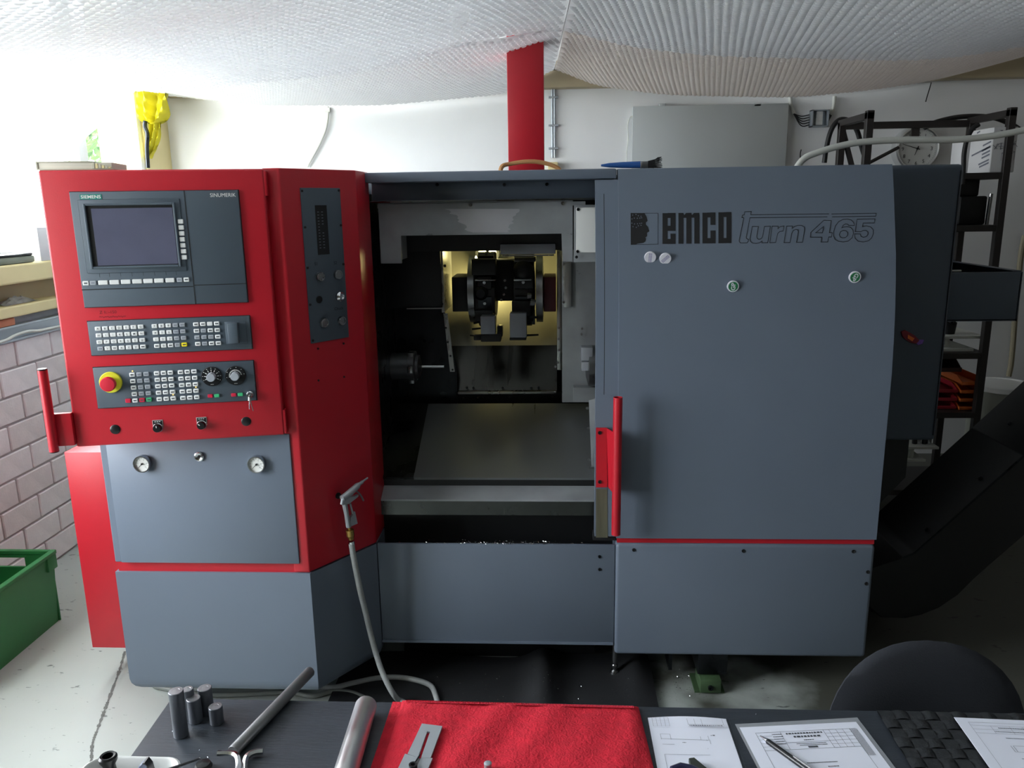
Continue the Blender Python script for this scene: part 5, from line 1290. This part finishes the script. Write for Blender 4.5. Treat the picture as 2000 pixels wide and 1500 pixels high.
# folding knife at the bottom of the first sheet
C_ = lambda x, y, z=ZT+.012: W(x, y, z)
kn = empty('folding_knife', C_(1375,1500,ZT+.002), 'dark folding knife lying on the small drawing sheet', 'knife')
part('blade', MB().prism([C_(1345,1480), C_(1356,1478.5), C_(1382,1500), C_(1390,1512), C_(1352,1506)], (0,0,-.008), bev=.001, seg=1), mat('knife_green', (60,66,60), .5, .4), kn)
part('handle', MB().tube([C_(1312,1504), C_(1330,1499), C_(1352,1503), C_(1372,1512)], [.006,.0075,.007,.006], 10), mat('knife_blue', (24,28,60), .4), kn)
# white tray with tools
ZR = ZT+.042
q0, q1 = W(176,1478,ZR), W(352,1484,ZR); yT = W(262,1477,ZR).y
tx0_, tx1_ = W(163,1497,ZR).x, W(357,1493,ZR).x
wt = empty('tool_tray', ((tx0_+tx1_)/2, yT-.09, ZT), 'white enamel tray of small tools at the table corner', 'tray')
def rrect(x0, x1, y0, y1, r, z, n=6):
    out = []
    for cx, cy, a0 in ((x1-r,y1-r,0),(x0+r,y1-r,90),(x0+r,y0+r,180),(x1-r,y0+r,270)):
        for k in range(n+1): an = R(a0+90*k/n); out.append(V((cx+r*cos(an), cy+r*sin(an), z)))
    return out
rings = [rrect(tx0_+.012,tx1_-.012,yT-.168,yT-.012,.02,ZT+.001), rrect(tx0_+.004,tx1_-.004,yT-.176,yT-.004,.026,ZT+.02), rrect(tx0_,tx1_,yT-.18,yT,.03,ZR), rrect(tx0_+.003,tx1_-.003,yT-.177,yT-.003,.028,ZR+.002), rrect(tx0_+.006,tx1_-.006,yT-.174,yT-.006,.026,ZR), rrect(tx0_+.010,tx1_-.010,yT-.17,yT-.01,.024,ZT+.02), rrect(tx0_+.018,tx1_-.018,yT-.162,yT-.018,.018,ZT+.005)]
mb = MB(); n = len(rings[0])
for r_ in rings: mb.v += r_
for j in range(len(rings)-1):
    for k in range(n): mb.f.append([j*n+k, j*n+(k+1) % n, (j+1)*n+(k+1) % n, (j+1)*n+k]); mb.m.append(0)
mb.f.append(list(range((len(rings)-1)*n, len(rings)*n))); mb.m.append(0); mb.f.append(list(reversed(range(n)))); mb.m.append(0)
part('basin', mb, T['white_plastic'], wt, 60)
TB = ZT+.0055
q = W(228,1500,ZT+.03); q = V((q.x, min(q.y, yT-.03), TB))
thing('socket_adapter', MB().lathe([(.010,0),(.010,.03),(.009,.045),(.013,.052),(.0135,.058),(.011,.061),(.008,.060),(.0075,.05)], q, Zv, 20), T['black_satin'], 'black round socket standing in the white tray', 'socket')
q = V((W(285,1500,ZT+.04).x, yT-.035, TB))
lv = empty('clamp_lever', q, 'blue grey clamp lever with black edge leaning in the white tray', 'lever')
S_ = [(-.022,.0),(-.012,.03),(.0,.052),(.008,.060),(.014,.056),(.012,.03),(.010,.0)]
part('lever_body', MB().prism([q+V((x,.008-z*.1,z)) for x, z in S_], (0,-.010,0), bev=.0015, seg=1), mat('lever_grey', (104,112,136), .45), lv)
part('lever_edge', MB().prism([q+V((x,.010-z*.1,z)) for x, z in ((.008,.0595),(.014,.0555),(.0135,.03),(.0125,0),(.018,0),(.018,.03),(.0165,.052),(.012,.061))], (0,-.014,0)), T['black_satin'], lv)
q = V((W(262,1500,ZT+.03).x, yT-.03, TB)); thing('steel_clip', MB().box(q+V((-.008,-.004,0)), q+V((-.002,.004,.030)), 0, .001, 1).box(q+V((-.008,-.004,.024)), q+V((.007,.004,.030)), 0, .001, 1).box(q+V((.004,-.004,.010)), q+V((.007,.004,.025)), 0, .001, 1), T['chrome'], 'small bright steel clip standing in the white tray', 'clip')
a = W(392,1481,ZT+.030); b = W(345,1500,ZT+.046); 
b = V((tx1_-.004, b.y, ZR+.006)); a = W(390,1481.5,ZT+.003); dq = (b-a)
rt = empty('scriber', a, 'thin steel scriber leaning on the tray rim', 'scriber')
part('shaft', MB().tube([a, a.lerp(b,.1), b, b+dq*.5], [.0012,.0020,.0022,.0022], 8), T['bar_steel'], rt)
part('tip', MB().sphere(a, .0022, 8, 6), T['chrome'], rt)
# two hex keys standing crosswise
def hexkey(pts, r, label):
    P_ = [W(x, y, z) for x, y, z in pts]; mb = MB().tube(spline(P_,5), r, 6); thing('hex_key', mb, T['chrome'], label, 'hex key', 'hex keys on the table', smooth=20)
hexkey([(425,1471,ZT+.016),(448,1471,ZT+.016),(462,1476,ZT+.016),(466,1490,ZT+.014),(464,1512,ZT+.010),(462,1560,ZT+.006)], .0046, 'hex key with its bright short arm crossing the end of the dark bar')
hexkey([(514,1467,ZT+.008),(498,1469,ZT+.008),(484,1476,ZT+.008),(478,1490,ZT+.007),(477,1512,ZT+.006),(476,1560,ZT+.006)], .0050, 'hex key with its short arm pointing towards the aluminium bar')
thing('rubber_stopper', MB().lathe([(.012,0),(.014,.006),(.011,.012),(.0005,.014)], W(398,1503,ZT), Zv, 20), T['black_satin'], 'small black rubber stopper lying beside the hex keys', 'stopper')
mb = MB(); chips(mb, 60, lambda: (lambda q: V((q.x,q.y,ZT+.001)))(W(random.uniform(330,1900), random.uniform(1395,1499))), .0013)
thing('table_chips', mb, T['chip'], 'tiny bright chips scattered on the black table', 'metal chips', smooth=0, kind='stuff')

# ================================================================ CHAIR
cxx, cyy = .745, 1.47
co = empty('office_chair', (cxx,1.25,0), 'black office chair with rounded backrest tucked under the table', 'chair')
mb = MB(); nu, nv = 40, 12; rx, rz, zc_ = .196, .21, .548
def cb_(s, th, side):
    x = rx*s*abs(cos(th))**.9*(1 if cos(th) > 0 else -1); z = rz*s*abs(sin(th))**.85*(1 if sin(th) > 0 else -1)
    return V((cxx+x, cyy - .03*(x/rx)**2 + side*(.032*(1-s**4)+.002), zc_+z))
for side in (-1,1):
    o_ = len(mb.v)
    for j in range(nv+1):
        for k in range(nu): mb.v.append(cb_(j/nv, 2*pi*k/nu, side))
    for j in range(nv):
        for k in range(nu):
            f = [o_+j*nu+k, o_+j*nu+(k+1) % nu, o_+(j+1)*nu+(k+1) % nu, o_+(j+1)*nu+k]; mb.f.append(f if side < 0 else f[::-1]); mb.m.append(0)
o1 = nv*nu; o2_ = (nv+1)*nu+nv*nu
for k in range(nu): mb.f.append([o1+k, o1+(k+1) % nu, o2_+(k+1) % nu, o2_+k]); mb.m.append(0)
part('backrest', mb, T['chair_fabric'], co, 70)
part('seat', MB().box((cxx-.22,1.0,.42), (cxx+.22,1.42,.49), bev=.03, seg=4), T['chair_fabric'], co)
part('back_bracket', MB().tube(spline([V((cxx,1.3,.41)),V((cxx,1.46,.40)),V((cxx,1.535,.44)),V((cxx,1.525,.52))],5), .018, 8), T['black_satin'], co)
part('gas_lift', MB().cyl((cxx,1.22,.10), (cxx,1.22,.42), .025, n=16), T['black_satin'], co)
for k in range(5):
    an = R(72*k+20); e = V((cos(an),sin(an),0)); c0 = V((cxx,1.22,.11))
    part('foot', MB().tube([c0, c0+e*.24-V((0,0,.03))], [.022,.014], 8), T['black_satin'], co)
    part('caster', MB().cyl(c0+e*.24+V((-e.y,e.x,0))*-.02-V((0,0,.082)), c0+e*.24+V((-e.y,e.x,0))*.02-V((0,0,.082)), .028, n=14), T['black_satin'], co)

# ================================================================ BACK WALL AND SHELF
yw = YB-.001
Bk = lambda x, y, Y=5.04: U(x, y, 'y', Y)
a, b = Bk(1236,208,5.0), Bk(1541,205,5.0)
wc = empty('wall_cabinet', ((a.x+b.x)/2, 5.03, 1.45), 'flat pale grey metal cabinet on the white back wall', 'cabinet')
part('body', MB().box((a.x+.004,5.012,1.45), (b.x-.004,yw,a.z-.004)), T['cabinet_wall'], wc)
part('door', MB().box((a.x,5.0,1.455), (b.x,5.012,a.z), bev=.003), T['cabinet_wall'], wc)
for x in (1294,1480): q = Bk(x,206,5.0); part('hinge_tab', MB().box((q.x-.02,5.0,q.z-.004), (q.x+.02,5.04,q.z+.012), bev=.002), T['cabinet_wall'], wc)
# junction box
a, b = Bk(1581,249), Bk(1616,215)
jb_ = empty('junction_box', ((a.x+b.x)/2, 5.04, a.z), 'open grey junction box with stripped wires on the back wall', 'junction box')
part('case', MB().box((a.x,5.05,a.z), (b.x,yw,b.z)).box((a.x,5.0,a.z), (a.x+.006,5.05,b.z)).box((b.x-.006,5.0,a.z), (b.x,5.05,b.z)).box((a.x,5.0,a.z), (b.x,5.05,a.z+.006)).box((a.x,5.0,b.z-.006), (b.x,5.05,b.z)), T['alu_matte'], jb_)
for k in range(4): z = a.z+.012+k*(b.z-a.z-.02)/4; part('terminal', MB().box((a.x+.03,5.02,z), (b.x-.03,5.05,z+.02), bev=.002), T['white_plastic'], jb_)
for side, pts in ((-1, [(1543,190),(1545,205),(1550,222)]), (1, [(1630,188),(1629,203),(1624,225)])):
    part('sheath', MB().tube(spline([Bk(x,y,5.04) for x, y in pts],5), .011, 10), T['cable_white'], jb_)
    for k in range(5):
        e = Bk(1581,224+5*k,5.03) if side < 0 else Bk(1615,222+5*k,5.03); s = Bk(*pts[-1],5.04)
        part('core_wire', MB().tube(spline([s, (s+e)/2+V((0,0,-.012-.006*k if side < 0 else .0)), e],5), .003, 6), T['cable_black'], jb_)
# conduit on the wall
cd = empty('wall_conduit', Bk(1082,312), 'pair of grey conduits clipped to the wall behind the red column', 'conduit')
for x in (1078.5,1083): a = Bk(x,171,5.045); b = Bk(x+.5,308,5.045); part('pipe', MB().cyl(b, a, .007, n=10), T['alu_matte'], cd)
for y in (190,245,290): q = Bk(1081,y,5.045); part('clip', MB().box(q+V((-.03,-.01,-.006)), q+V((.03,.012,.006)), 0, .002, 1), T['alu_matte'], cd)
q = Bk(1080,322,5.03); part('socket', MB().box(q+V((-.03,-.03,-.05)), q+V((.03,.028,.015)), 0, .005), T['cream'], cd)
q = [(640,208),(641,222),(637,250),(625,280),(610,308),(600,326)]
thing('wall_cable', MB().tube(spline([Bk(x,y,5.045) for x, y in q],6), .007, 8).box(Bk(640,215,5.05)+V((-.016,-.012,-.012)), Bk(640,215,5.05)+V((.016,.008,.012))), T['cable_white'], 'white cable hanging on the wall behind the console', 'cable')
thing('bell_wire', MB().tube(spline([Bk(x,y,5.05) for x, y in ((1237,226),(1230,230),(1226,246),(1227,270),(1224,300),(1225,325))],6), .0028, 6), T['cable_white'], 'thin white wire beside the grey wall cabinet', 'wire')
thing('loose_wire', MB().tube(spline([Bk(x,y,5.04) for x, y in ((1819,161),(1815,175),(1811,188),(1808,199))],5), .003, 6), T['cable_black'], 'thin black wire end hanging from the beam', 'wire')
thing('wire_end', MB().tube(spline([Bk(x,y,5.04) for x, y in ((1565,292),(1563,302),(1564,322))],5), .003, 6), T['cable_black'], 'thin black wire on the wall beside the junction box', 'wire')
# clock
c = Bk(1787,291,5.03); c.y = 5.0; r = .132
ck = empty('wall_clock', c, 'round white wall clock with silver rim behind the shelf', 'clock')
part('rim', MB().lathe([(r*.92,-.058),(r,-.05),(r,.0),(r*.97,.014),(r*.9,.018),(r*.85,.014),(r*.84,.0)], c, V((0,-1,0)), 48, caps=False), T['alu'], ck)
f = MB().lathe([(r*.85,-.002),(.0003,-.001)], c, V((0,-1,0)), 40, caps=False); q = c+V((0,-.0005,0))
for k in range(1,13):
    an = R(90-30*k); e = V((cos(an),0,sin(an))); put_text(f, str(k), q+e*r*.63, V((1,0,0)), Zv, 1, h=r*.16)
for k in range(60): an = R(6*k); e = V((cos(an),0,sin(an))); ribbon(f, [q+e*r*.78, q+e*r*.82], .0012, V((0,-1,0)), 1, False)
part('face', f, [T['dial_face'], T['ink']], ck, 0)
for nm, an, L_, wd in (('minute_hand',R(163),r*.70,.005),('hour_hand',R(250),r*.3,.006)):
    e = V((cos(an),0,sin(an))); mb = MB(); a = c+V((0,-.004,0)); s = V((-e.z,0,e.x))*wd/2; mb.prism([a-e*.015-s, a+e*L_-s*.4, a+e*L_+s*.4, a-e*.015+s], (0,-.0012,0)); part(nm, mb, T['ink'], ck, 0)
part('hub', MB().cyl(c, c+V((0,-.008,0)), .006, n=12), T['ink'], ck)
# shelf rack
ys0, ys1 = 4.05, 4.45
sx0, sx1 = U(1688,300,'y',ys0).x, (U(1987,245,'y',ys0).x+U(1915,803,'y',ys0).x)/2
zt0 = U(1840,236,'y',ys1).z
rk = empty('shelf_rack', ((sx0+sx1)/2,(ys0+ys1)/2,0), 'dark brown steel shelf rack against the back wall', 'shelf')
pw_ = .034; SM = T['shelf_metal']
for x in (sx0, sx1-pw_):
    for y in (ys0, ys1-pw_): part('post', MB().box((x,y,0), (x+pw_,y+pw_,zt0+(.02 if y == ys0 else 0)), bev=.002, seg=1), SM, rk)
part('top_rail', MB().box((sx0,ys1-.03,zt0-.035), (sx1,ys1,zt0), bev=.002, seg=1), SM, rk)
for x in (sx0, sx1-pw_): part('side_rail', MB().box((x,ys0,zt0-.02), (x+pw_,ys1,zt0+.012), bev=.002, seg=1), SM, rk)
part('brace', MB().tube([V((sx0+.02,ys1-.015,zt0-.03)), V((sx0+.14,ys1-.015,1.62))], .014, 6), SM, rk)
part('brace', MB().tube([U(1690,322,'y',ys1+.02), U(1755,288,'y',ys1+.02)], .010, 6), SM, rk)
q = U(1788,245,'y',ys1); part('hanger', MB().box(q+V((-.02,-.01,-.06)), q+V((.02,.0,0))), SM, rk)
zs_ = [U(1930,337,'y',ys0).z, U(1930,440,'y',ys0).z, U(1900,690,'y',ys0).z, U(1890,806,'y',ys0).z, .12]
for i, z in enumerate(zs_):
    part('shelf_board', MB().box((sx0+.002,ys0+.002,z-.03), (sx1-.002,ys1-.002,z), bev=.002, seg=1), SM, rk)
# cartons on the top shelf
def carton(name, lab, x0, x1, y0, y1, z0, z1, rot, prints):
    c = V(((x0+x1)/2,(y0+y1)/2,z0)); o = empty(name, c, lab, 'box')
    RM = M.Translation(c) @ M.Rotation(rot,4,'Z') @ M.Translation(-c)
    part('carton', MB().box((x0,y0,z0+.0005), (x1,y1,z1), 0, .003, 1, RM), T['cardboard'], o)
    for nm, mb in prints(RM): part(nm, mb, T['ink_grey'], o, 0, kind='stuff')
    return o
z0 = zs_[0]; zz1 = U(1960,248,'y',ys0+.02).z
cxA, cxB = U(1936,300,'y',ys0+.02).x, U(1984,300,'y',ys0+.02).x
def pr1(RM):
    mb = MB(); y = ys0+.018
    for (u, v, s) in ((.25,.82,.02),(.3,.9,.012),(.3,.55,.03),(.7,.6,.028),(.85,.62,.02),(.62,.32,.018)):
        for k in range(7):
            c = V((cxA+(cxB-cxA)*u+random.gauss(0,s*.5), y, z0+(zz1-z0)*v+random.gauss(0,s*.35))); e = V((random.gauss(0,1),0,random.gauss(0,.6))).normalized()*s*.5
            ribbon(mb, [c-e, c+e], .0022, V((0,-1,0)), 0, False)
    bx_, bz = cxA+(cxB-cxA)*.68, z0+.055
    for p in ([(-.03,.0),(-.03,.035),(0,.022),(0,-.015)], [(0,-.015),(0,.022),(.03,.04),(.03,.002)], [(-.03,.035),(.0,.05),(.03,.04)]): ribbon(mb, [V((bx_+a_,y,bz+b_)) for a_, b_ in p], .0018, V((0,-1,0)), 0, False)
    for v in mb.v: v.xyz = RM @ v
    return [('print', mb)]
yc1 = 4.07
while proj(V((cxA,yc1,z0+.1)))[0] > 1893: yc1 += .005
def pr2(mb0):
    mb = MB(); x = cxA-.0012
    for k, (v, zz, L_) in enumerate(((.62,.62,.12),(.6,.5,.13),(.62,.42,.12),(.62,.34,.12),(.1,.42,.26),(.5,.2,.14),(.55,.14,.16),(.25,.93,.03))):
        c = V((x, yc1-(yc1-4.07)*v*.9-.01, z0+(zz1-z0)*zz)); e = V((0,-cos(R(12)),sin(R(12)))); L2 = min(L_, (c.y-4.08))
        ribbon(mb, [c, c+e*L2], .008, V((-1,0,0)), 0, False)
    return mb
def pr12(RM): return pr1(RM)+[('print', pr2(None))]
carton('carton', 'white carton with printed unpacking drawings on the top shelf of the rack', cxA, cxB, ys0+.02, yc1, z0, zz1, 0, pr12)
cxC = U(1868,300,'y',ys1-.06).x
carton('carton', 'small plain white carton standing behind the printed one on the top shelf', cxC, cxA+.1, yc1+.02, ys1-.002, z0, zz1-.03, 0, lambda RM: [])
# machine part on second shelf
z = zs_[1]
eb = empty('spindle_motor', (sx1-.32,4.25,z), 'black boxy motor unit on the second shelf of the rack', 'machine part')
a0 = U(1860,400,'y',4.2).x; a1 = U(1932,420,'y',4.15).x
part('housing', MB().box((a0,4.12,z+.001), (a1-.03,4.4,z+.14), bev=.01), T['cast_black'], eb)
part('upper_block', MB().box((a0,4.15,z+.14), (a0+.10,4.4,z+.23), bev=.008), T['cast_black'], eb)
part('chrome_rod', MB().cyl((a1-.018,4.13,z+.001), (a1-.012,4.13,z+.15), .009, n=12), T['chrome'], eb)
# white boards and pot on the third level
z = zs_[2]
xa_, xb2 = U(1838,660,'y',4.1).x, U(1915,670,'y',4.1).x
bd = empty('display_stand', ((xa_+xb2)/2,4.2,z), 'two white boards stacked on spacers on the rack', 'board')
part('lower_board', MB().box((xa_-.1,4.10,z+.001), (xb2-.03,4.40,z+.014)), T['cable_white'], bd)
part('upper_board', MB().box((xa_-.1,4.10,z+.066), (xb2+.02,4.42,z+.08)), T['cable_white'], bd)
for x in (xa_+.06, xa_-.06): part('spacer', MB().cyl((x,4.16,z+.014), (x,4.16,z+.066), .012, n=10), T['cable_white'], bd)
pt_ = U(1855,658,'y',4.16)
tp = empty('tool_pot', (pt_.x,4.18,z+.08), 'dark pot bristling with small tools on the white board', 'pot')
part('pot', MB().lathe([(.03,0.001),(.036,.06),(.034,.06),(.028,.01)], (pt_.x,4.18,z+.08), Zv, 16), T['black'], tp)
for k in range(9):
    an = k*.7; e = V((cos(an)*.03,sin(an)*.03,0)); b = V((pt_.x,4.18,z+.09)); part('tool', MB().tube([b+e*.4, b+e*1.1+V((0,0,.07+.012*(k % 3)))], [.004,.005], 6), T['chrome' if k % 3 == 0 else 'black'], tp)
# stacking bins
def binn(lab, x0, x1, y0, y1, z, h, m, grp):
    o = empty('stacking_bin', ((x0+x1)/2,(y0+y1)/2,z), lab, 'bin', grp); t = .004; mm = T[m]
    part('tub', MB().box((x0,y0,z+.0005), (x1,y1,z+.006)).prism([(x0,y0,z),(x0,y1,z),(x0,y1,z+h*1.5),(x0,y0+.06,z+h*1.5),(x0,y0,z+h*.55)], (t,0,0)).prism([(x1,y0,z),(x1,y1,z),(x1,y1,z+h*1.5),(x1,y0+.06,z+h*1.5),(x1,y0,z+h*.55)], (-t,0,0)).box((x0,y1-t,z), (x1,y1,z+h*1.5)), mm, o, 0)
    part('front_lip', MB().box((x0-.002,y0-.004,z+.001), (x1+.002,y0+.003,z+h*.62), 0, .002, 1), mm, o)
z = zs_[3]; bh = .042
ox0, ox1 = U(1874,790,'y',4.1).x, U(1914,790,'y',4.1).x
words = ('lowest', 'second', 'third', 'topmost')
for k in range(4): binn('orange stacking bin, %s of its stack on the shelf rack' % words[k], ox0, ox1, 4.10, 4.34, z+.001+k*bh*1.05, bh*.66, 'orange', 'orange bins on the rack')
rx0 = U(1834,790,'y',4.1).x
for k in range(3): binn('dark red stacking bin, %s of its stack beside the orange bins' % ('lowest','middle','topmost')[k], rx0, ox0-.006, 4.12, 4.34, z+.001+k*bh*1.05, bh*.66, 'bin_red', 'dark red bins on the rack')
binn('dark brown bin on top of the red bins', rx0+.02, ox0+.02, 4.16, 4.34, z+.001+4.3*bh*1.05, bh*.9, 'bin_dark', None)
# bottom level boards
z = .58
bx0_ = U(1800,880,'y',4.0).x; q = U(1845,880,'y',4.0)
bs = empty('tool_stand', (q.x-.12,4.2,q.z-.08), 'white boards with small chrome tools low on the rack', 'board')
part('upper_board', MB().box((q.x-.35,4.06,q.z-.012), (q.x,4.42,q.z)), T['cable_white'], bs)
part('lower_board', MB().box((q.x-.4,4.06,q.z-.08), (q.x-.06,4.42,q.z-.068)), T['cable_white'], bs)
for dx in (-.3,-.12): part('spacer', MB().cyl((q.x+dx,4.1,q.z-.068), (q.x+dx,4.1,q.z-.012), .012, n=10), T['cable_white'], bs)
part('shelf_post', MB().box((q.x-.4,4.30,.121), (q.x-.34,4.42,q.z-.08)).box((q.x-.12,4.30,.121), (q.x-.06,4.42,q.z-.08)), SM, bs)
for dx, h, m in ((-.05,.05,'black'),(-.10,.07,'black'),(-.025,.045,'chrome'),(-.08,.05,'chrome')): part('tool', MB().lathe([(.012,.0005),(.012,h*.6),(.006,h*.7),(.006,h)], (q.x+dx,4.12,q.z), Zv, 12), T[m], bs)
# drum with white lid
c = U(1948,748,'y',4.55); rr = .17; cx_ = U(1926,748,'y',4.4).x+rr
dm = empty('drum', (cx_,4.55,0), 'clear plastic drum with white lid beside the rack', 'drum')
part('barrel', MB().lathe([(rr*.9,.0005),(rr*.93,.05),(rr*.93,c.z-.03)], (cx_,4.55,0), Zv, 32), mat('drum_grey', (128,130,120), .4), dm)
part('lid', MB().lathe([(rr,c.z-.03),(rr,c.z-.004),(rr*.95,c.z),(rr*.9,c.z-.006),(.001,c.z-.004)], (cx_,4.55,0), Zv, 36), T['white_plastic'], dm)
pp_ = U(1992,480,'y',5.03); 
thing('wall_pipe', MB().tube(spline([U(x,y,'y',5.02) for x, y in ((2002,460),(1994,500),(1984,600),(1976,700),(1970,735))],5), .016, 10), mat('pipe_tan', (150,142,118), .6), 'tan pipe running down the wall beside the rack', 'pipe')
# cables over the rack
thing('black_cable', MB().tube(spline([U(x,y,'y',4.52) for x, y in ((1610,318),(1614,290),(1622,258),(1634,238),(1648,233),(1664,240),(1675,258),(1684,290),(1694,322))],6), .013, 10), T['cable_black'], 'thick black cable looping over the corner of the rack', 'cable', smooth=60)
thing('black_cable', MB().tube(spline([U(x,y,'y',4.5) for x, y in ((1805,250),(1830,238),(1870,229),(1910,227),(1945,231),(1975,243),(1990,252))],6), .013, 10), T['cable_black'], 'thick black cable arching over the top rail of the rack', 'cable', smooth=60)
thing('black_cable', MB().tube(spline([U(x,y,'y',ys0-.02) for x, y in ((1912,243),(1899,252),(1888,275),(1883,300),(1882,325),(1880,360))],6), .011, 10), T['cable_black'], 'black cable hanging in front of the white cartons', 'cable', smooth=60)
thing('flexible_conduit', MB().tube(spline([U(1540,330,'y',3.2)+V((0,0,-.06))]+[U(x,y,'y',3.2) for x, y in ((1566,314),(1600,297),(1650,283),(1700,276),(1780,273),(1860,273),(1920,268),(1960,262),(2000,254),(2060,240))],6), .0125, 12), T['cable_white'], 'pale grey flexible conduit rising behind the sliding door across the clock', 'conduit', smooth=60)

# ================================================================ WINDOW CORNER
yc_ = 4.72
def cloth(name, lab, pts, depth, m, seed):
    rnd = random.Random(seed); n = 22; mb = MB(); k = 14
    for j in range(n+1):
        t = j/n; f = t*(len(pts)-1); i0 = min(int(f), len(pts)-2); s = f-i0
        L_ = V((*[pts[i0][0][c]*(1-s)+pts[i0+1][0][c]*s for c in (0,1)], 0)); Rr = V((*[pts[i0][1][c]*(1-s)+pts[i0+1][1][c]*s for c in (0,1)], 0))
        for i in range(k+1):
            u = i/k; x = L_.x+(Rr.x-L_.x)*u; y = L_.y+(Rr.y-L_.y)*u
            mb.v.append(U(x, y, 'y', yc_)+V((0, depth*sin(u*9+seed+t*4)*.5+depth*.5*sin(u*23+t*7), 0)))
    for j in range(n):
        for i in range(k): a = j*(k+1)+i; mb.f.append([a,a+1,a+k+2,a+k+1]); mb.m.append(0)
    nv_ = len(mb.v); mb.v += [q+V((0,.012,0)) for q in mb.v]
    for f in [list(q) for q in mb.f]: mb.f.append([i+nv_ for i in reversed(f)]); mb.m.append(0)
    return mb
yj = empty('yellow_jacket', U(290,250,'y',yc_), 'yellow waterproof cloth bundled in the window corner', 'cloth')
part('bundle', cloth('b','',[((254,172),(331,176)),((262,200),(331,196)),((270,222),(329,222)),((282,238),(322,236)),((297,243),(306,243))], .06, 'yellow_cloth', 1), T['yellow_cloth'], yj, 70)
part('strap', cloth('s','',[((290,238),(314,236)),((291,258),(310,262)),((289,285),(303,288)),((287,308),(294,310))], .03, 'yellow_cloth', 4), T['yellow_cloth'], yj, 70)
part('buckle', MB().tube(spline([U(x,y,'y',yc_-.03) for x, y in ((284,236),(283,248),(288,262),(287,290),(289,328))],5), .012, 8), T['dark_steel'], yj)
# things on the window stool and ledge
q = U(93,521,'x',-2.35); zq = WZ0+.001
cb2 = empty('sill_carton', (-2.35,q.y,zq), 'white and yellow carton standing on the window stool', 'box')
part('carton', MB().box((-2.39,q.y-.10,zq), (-2.31,q.y+.06,zq+.15), bev=.003), T['cardboard'], cb2)
part('yellow_side', MB().box((-2.392,q.y+.06,zq), (-2.308,q.y+.10,zq+.17), bev=.002), mat('carton_yellow', (232,220,90), .7), cb2)
a = U(0,530,'x',-2.34); b = U(58,518,'x',-2.34)
sb = empty('tool_case', (-2.35,(a.y+b.y)/2,zq), 'flat grey green tool case lying on the window stool', 'case')
part('case', MB().box((-2.39,a.y-.2,zq), (-2.31,b.y,zq+.03), bev=.008), mat('case_green', (120,128,110), .5, vary=.3), sb)
part('lid', MB().box((-2.39,a.y-.2,zq+.0302), (-2.31,b.y-.01,zq+.042), bev=.006), T['dark_steel'], sb)
rg = MB(); rnd = random.Random(3); a = U(28,592,'x',-2.38); n = 12
for j in range(n+1):
    for i in range(n+1):
        u, v = i/n*2-1, j/n*2-1; e = max(0,1-u*u-v*v*.8); rg.v.append(V((-2.385+u*.032, a.y+.02+v*.11, 1.2245+e*.035*(.5+.5*abs(sin(u*7+v*3)))*rnd.uniform(.7,1))))
for j in range(n):
    for i in range(n): k = j*(n+1)+i; rg.f.append([k,k+1,k+n+2,k+n+1]); rg.m.append(0)
thing('crumpled_rag', rg, mat('rag_grey', (168,166,158), .5, vary=.5, vscale=20), 'crumpled grey plastic rag on the cream ledge', 'rag', smooth=50)
a = U(0,645,'x',XW+.02); b = U(120,637,'x',XW+.02)
pts = [(-20,672),(10,665),(30,655),(55,647),(75,646),(100,641),(125,636)]
thing('signal_cable', MB().tube(spline([U(x,y,'x',XW+.02) for x, y in pts],6), .007, 8), T['cable_white'], 'light grey cable lying in the metal channel above the bricks', 'cable', smooth=60)
q = U(6,632,'x',XW-.005)
thing('brick_piece', MB().box((XW-.03,q.y-.12,1.1385), (XW+.010,q.y+.06,1.172), bev=.006), mat('terracotta', (206,132,98), .85, vary=.2), 'piece of orange brick lying on the channel under the ledge', 'brick')
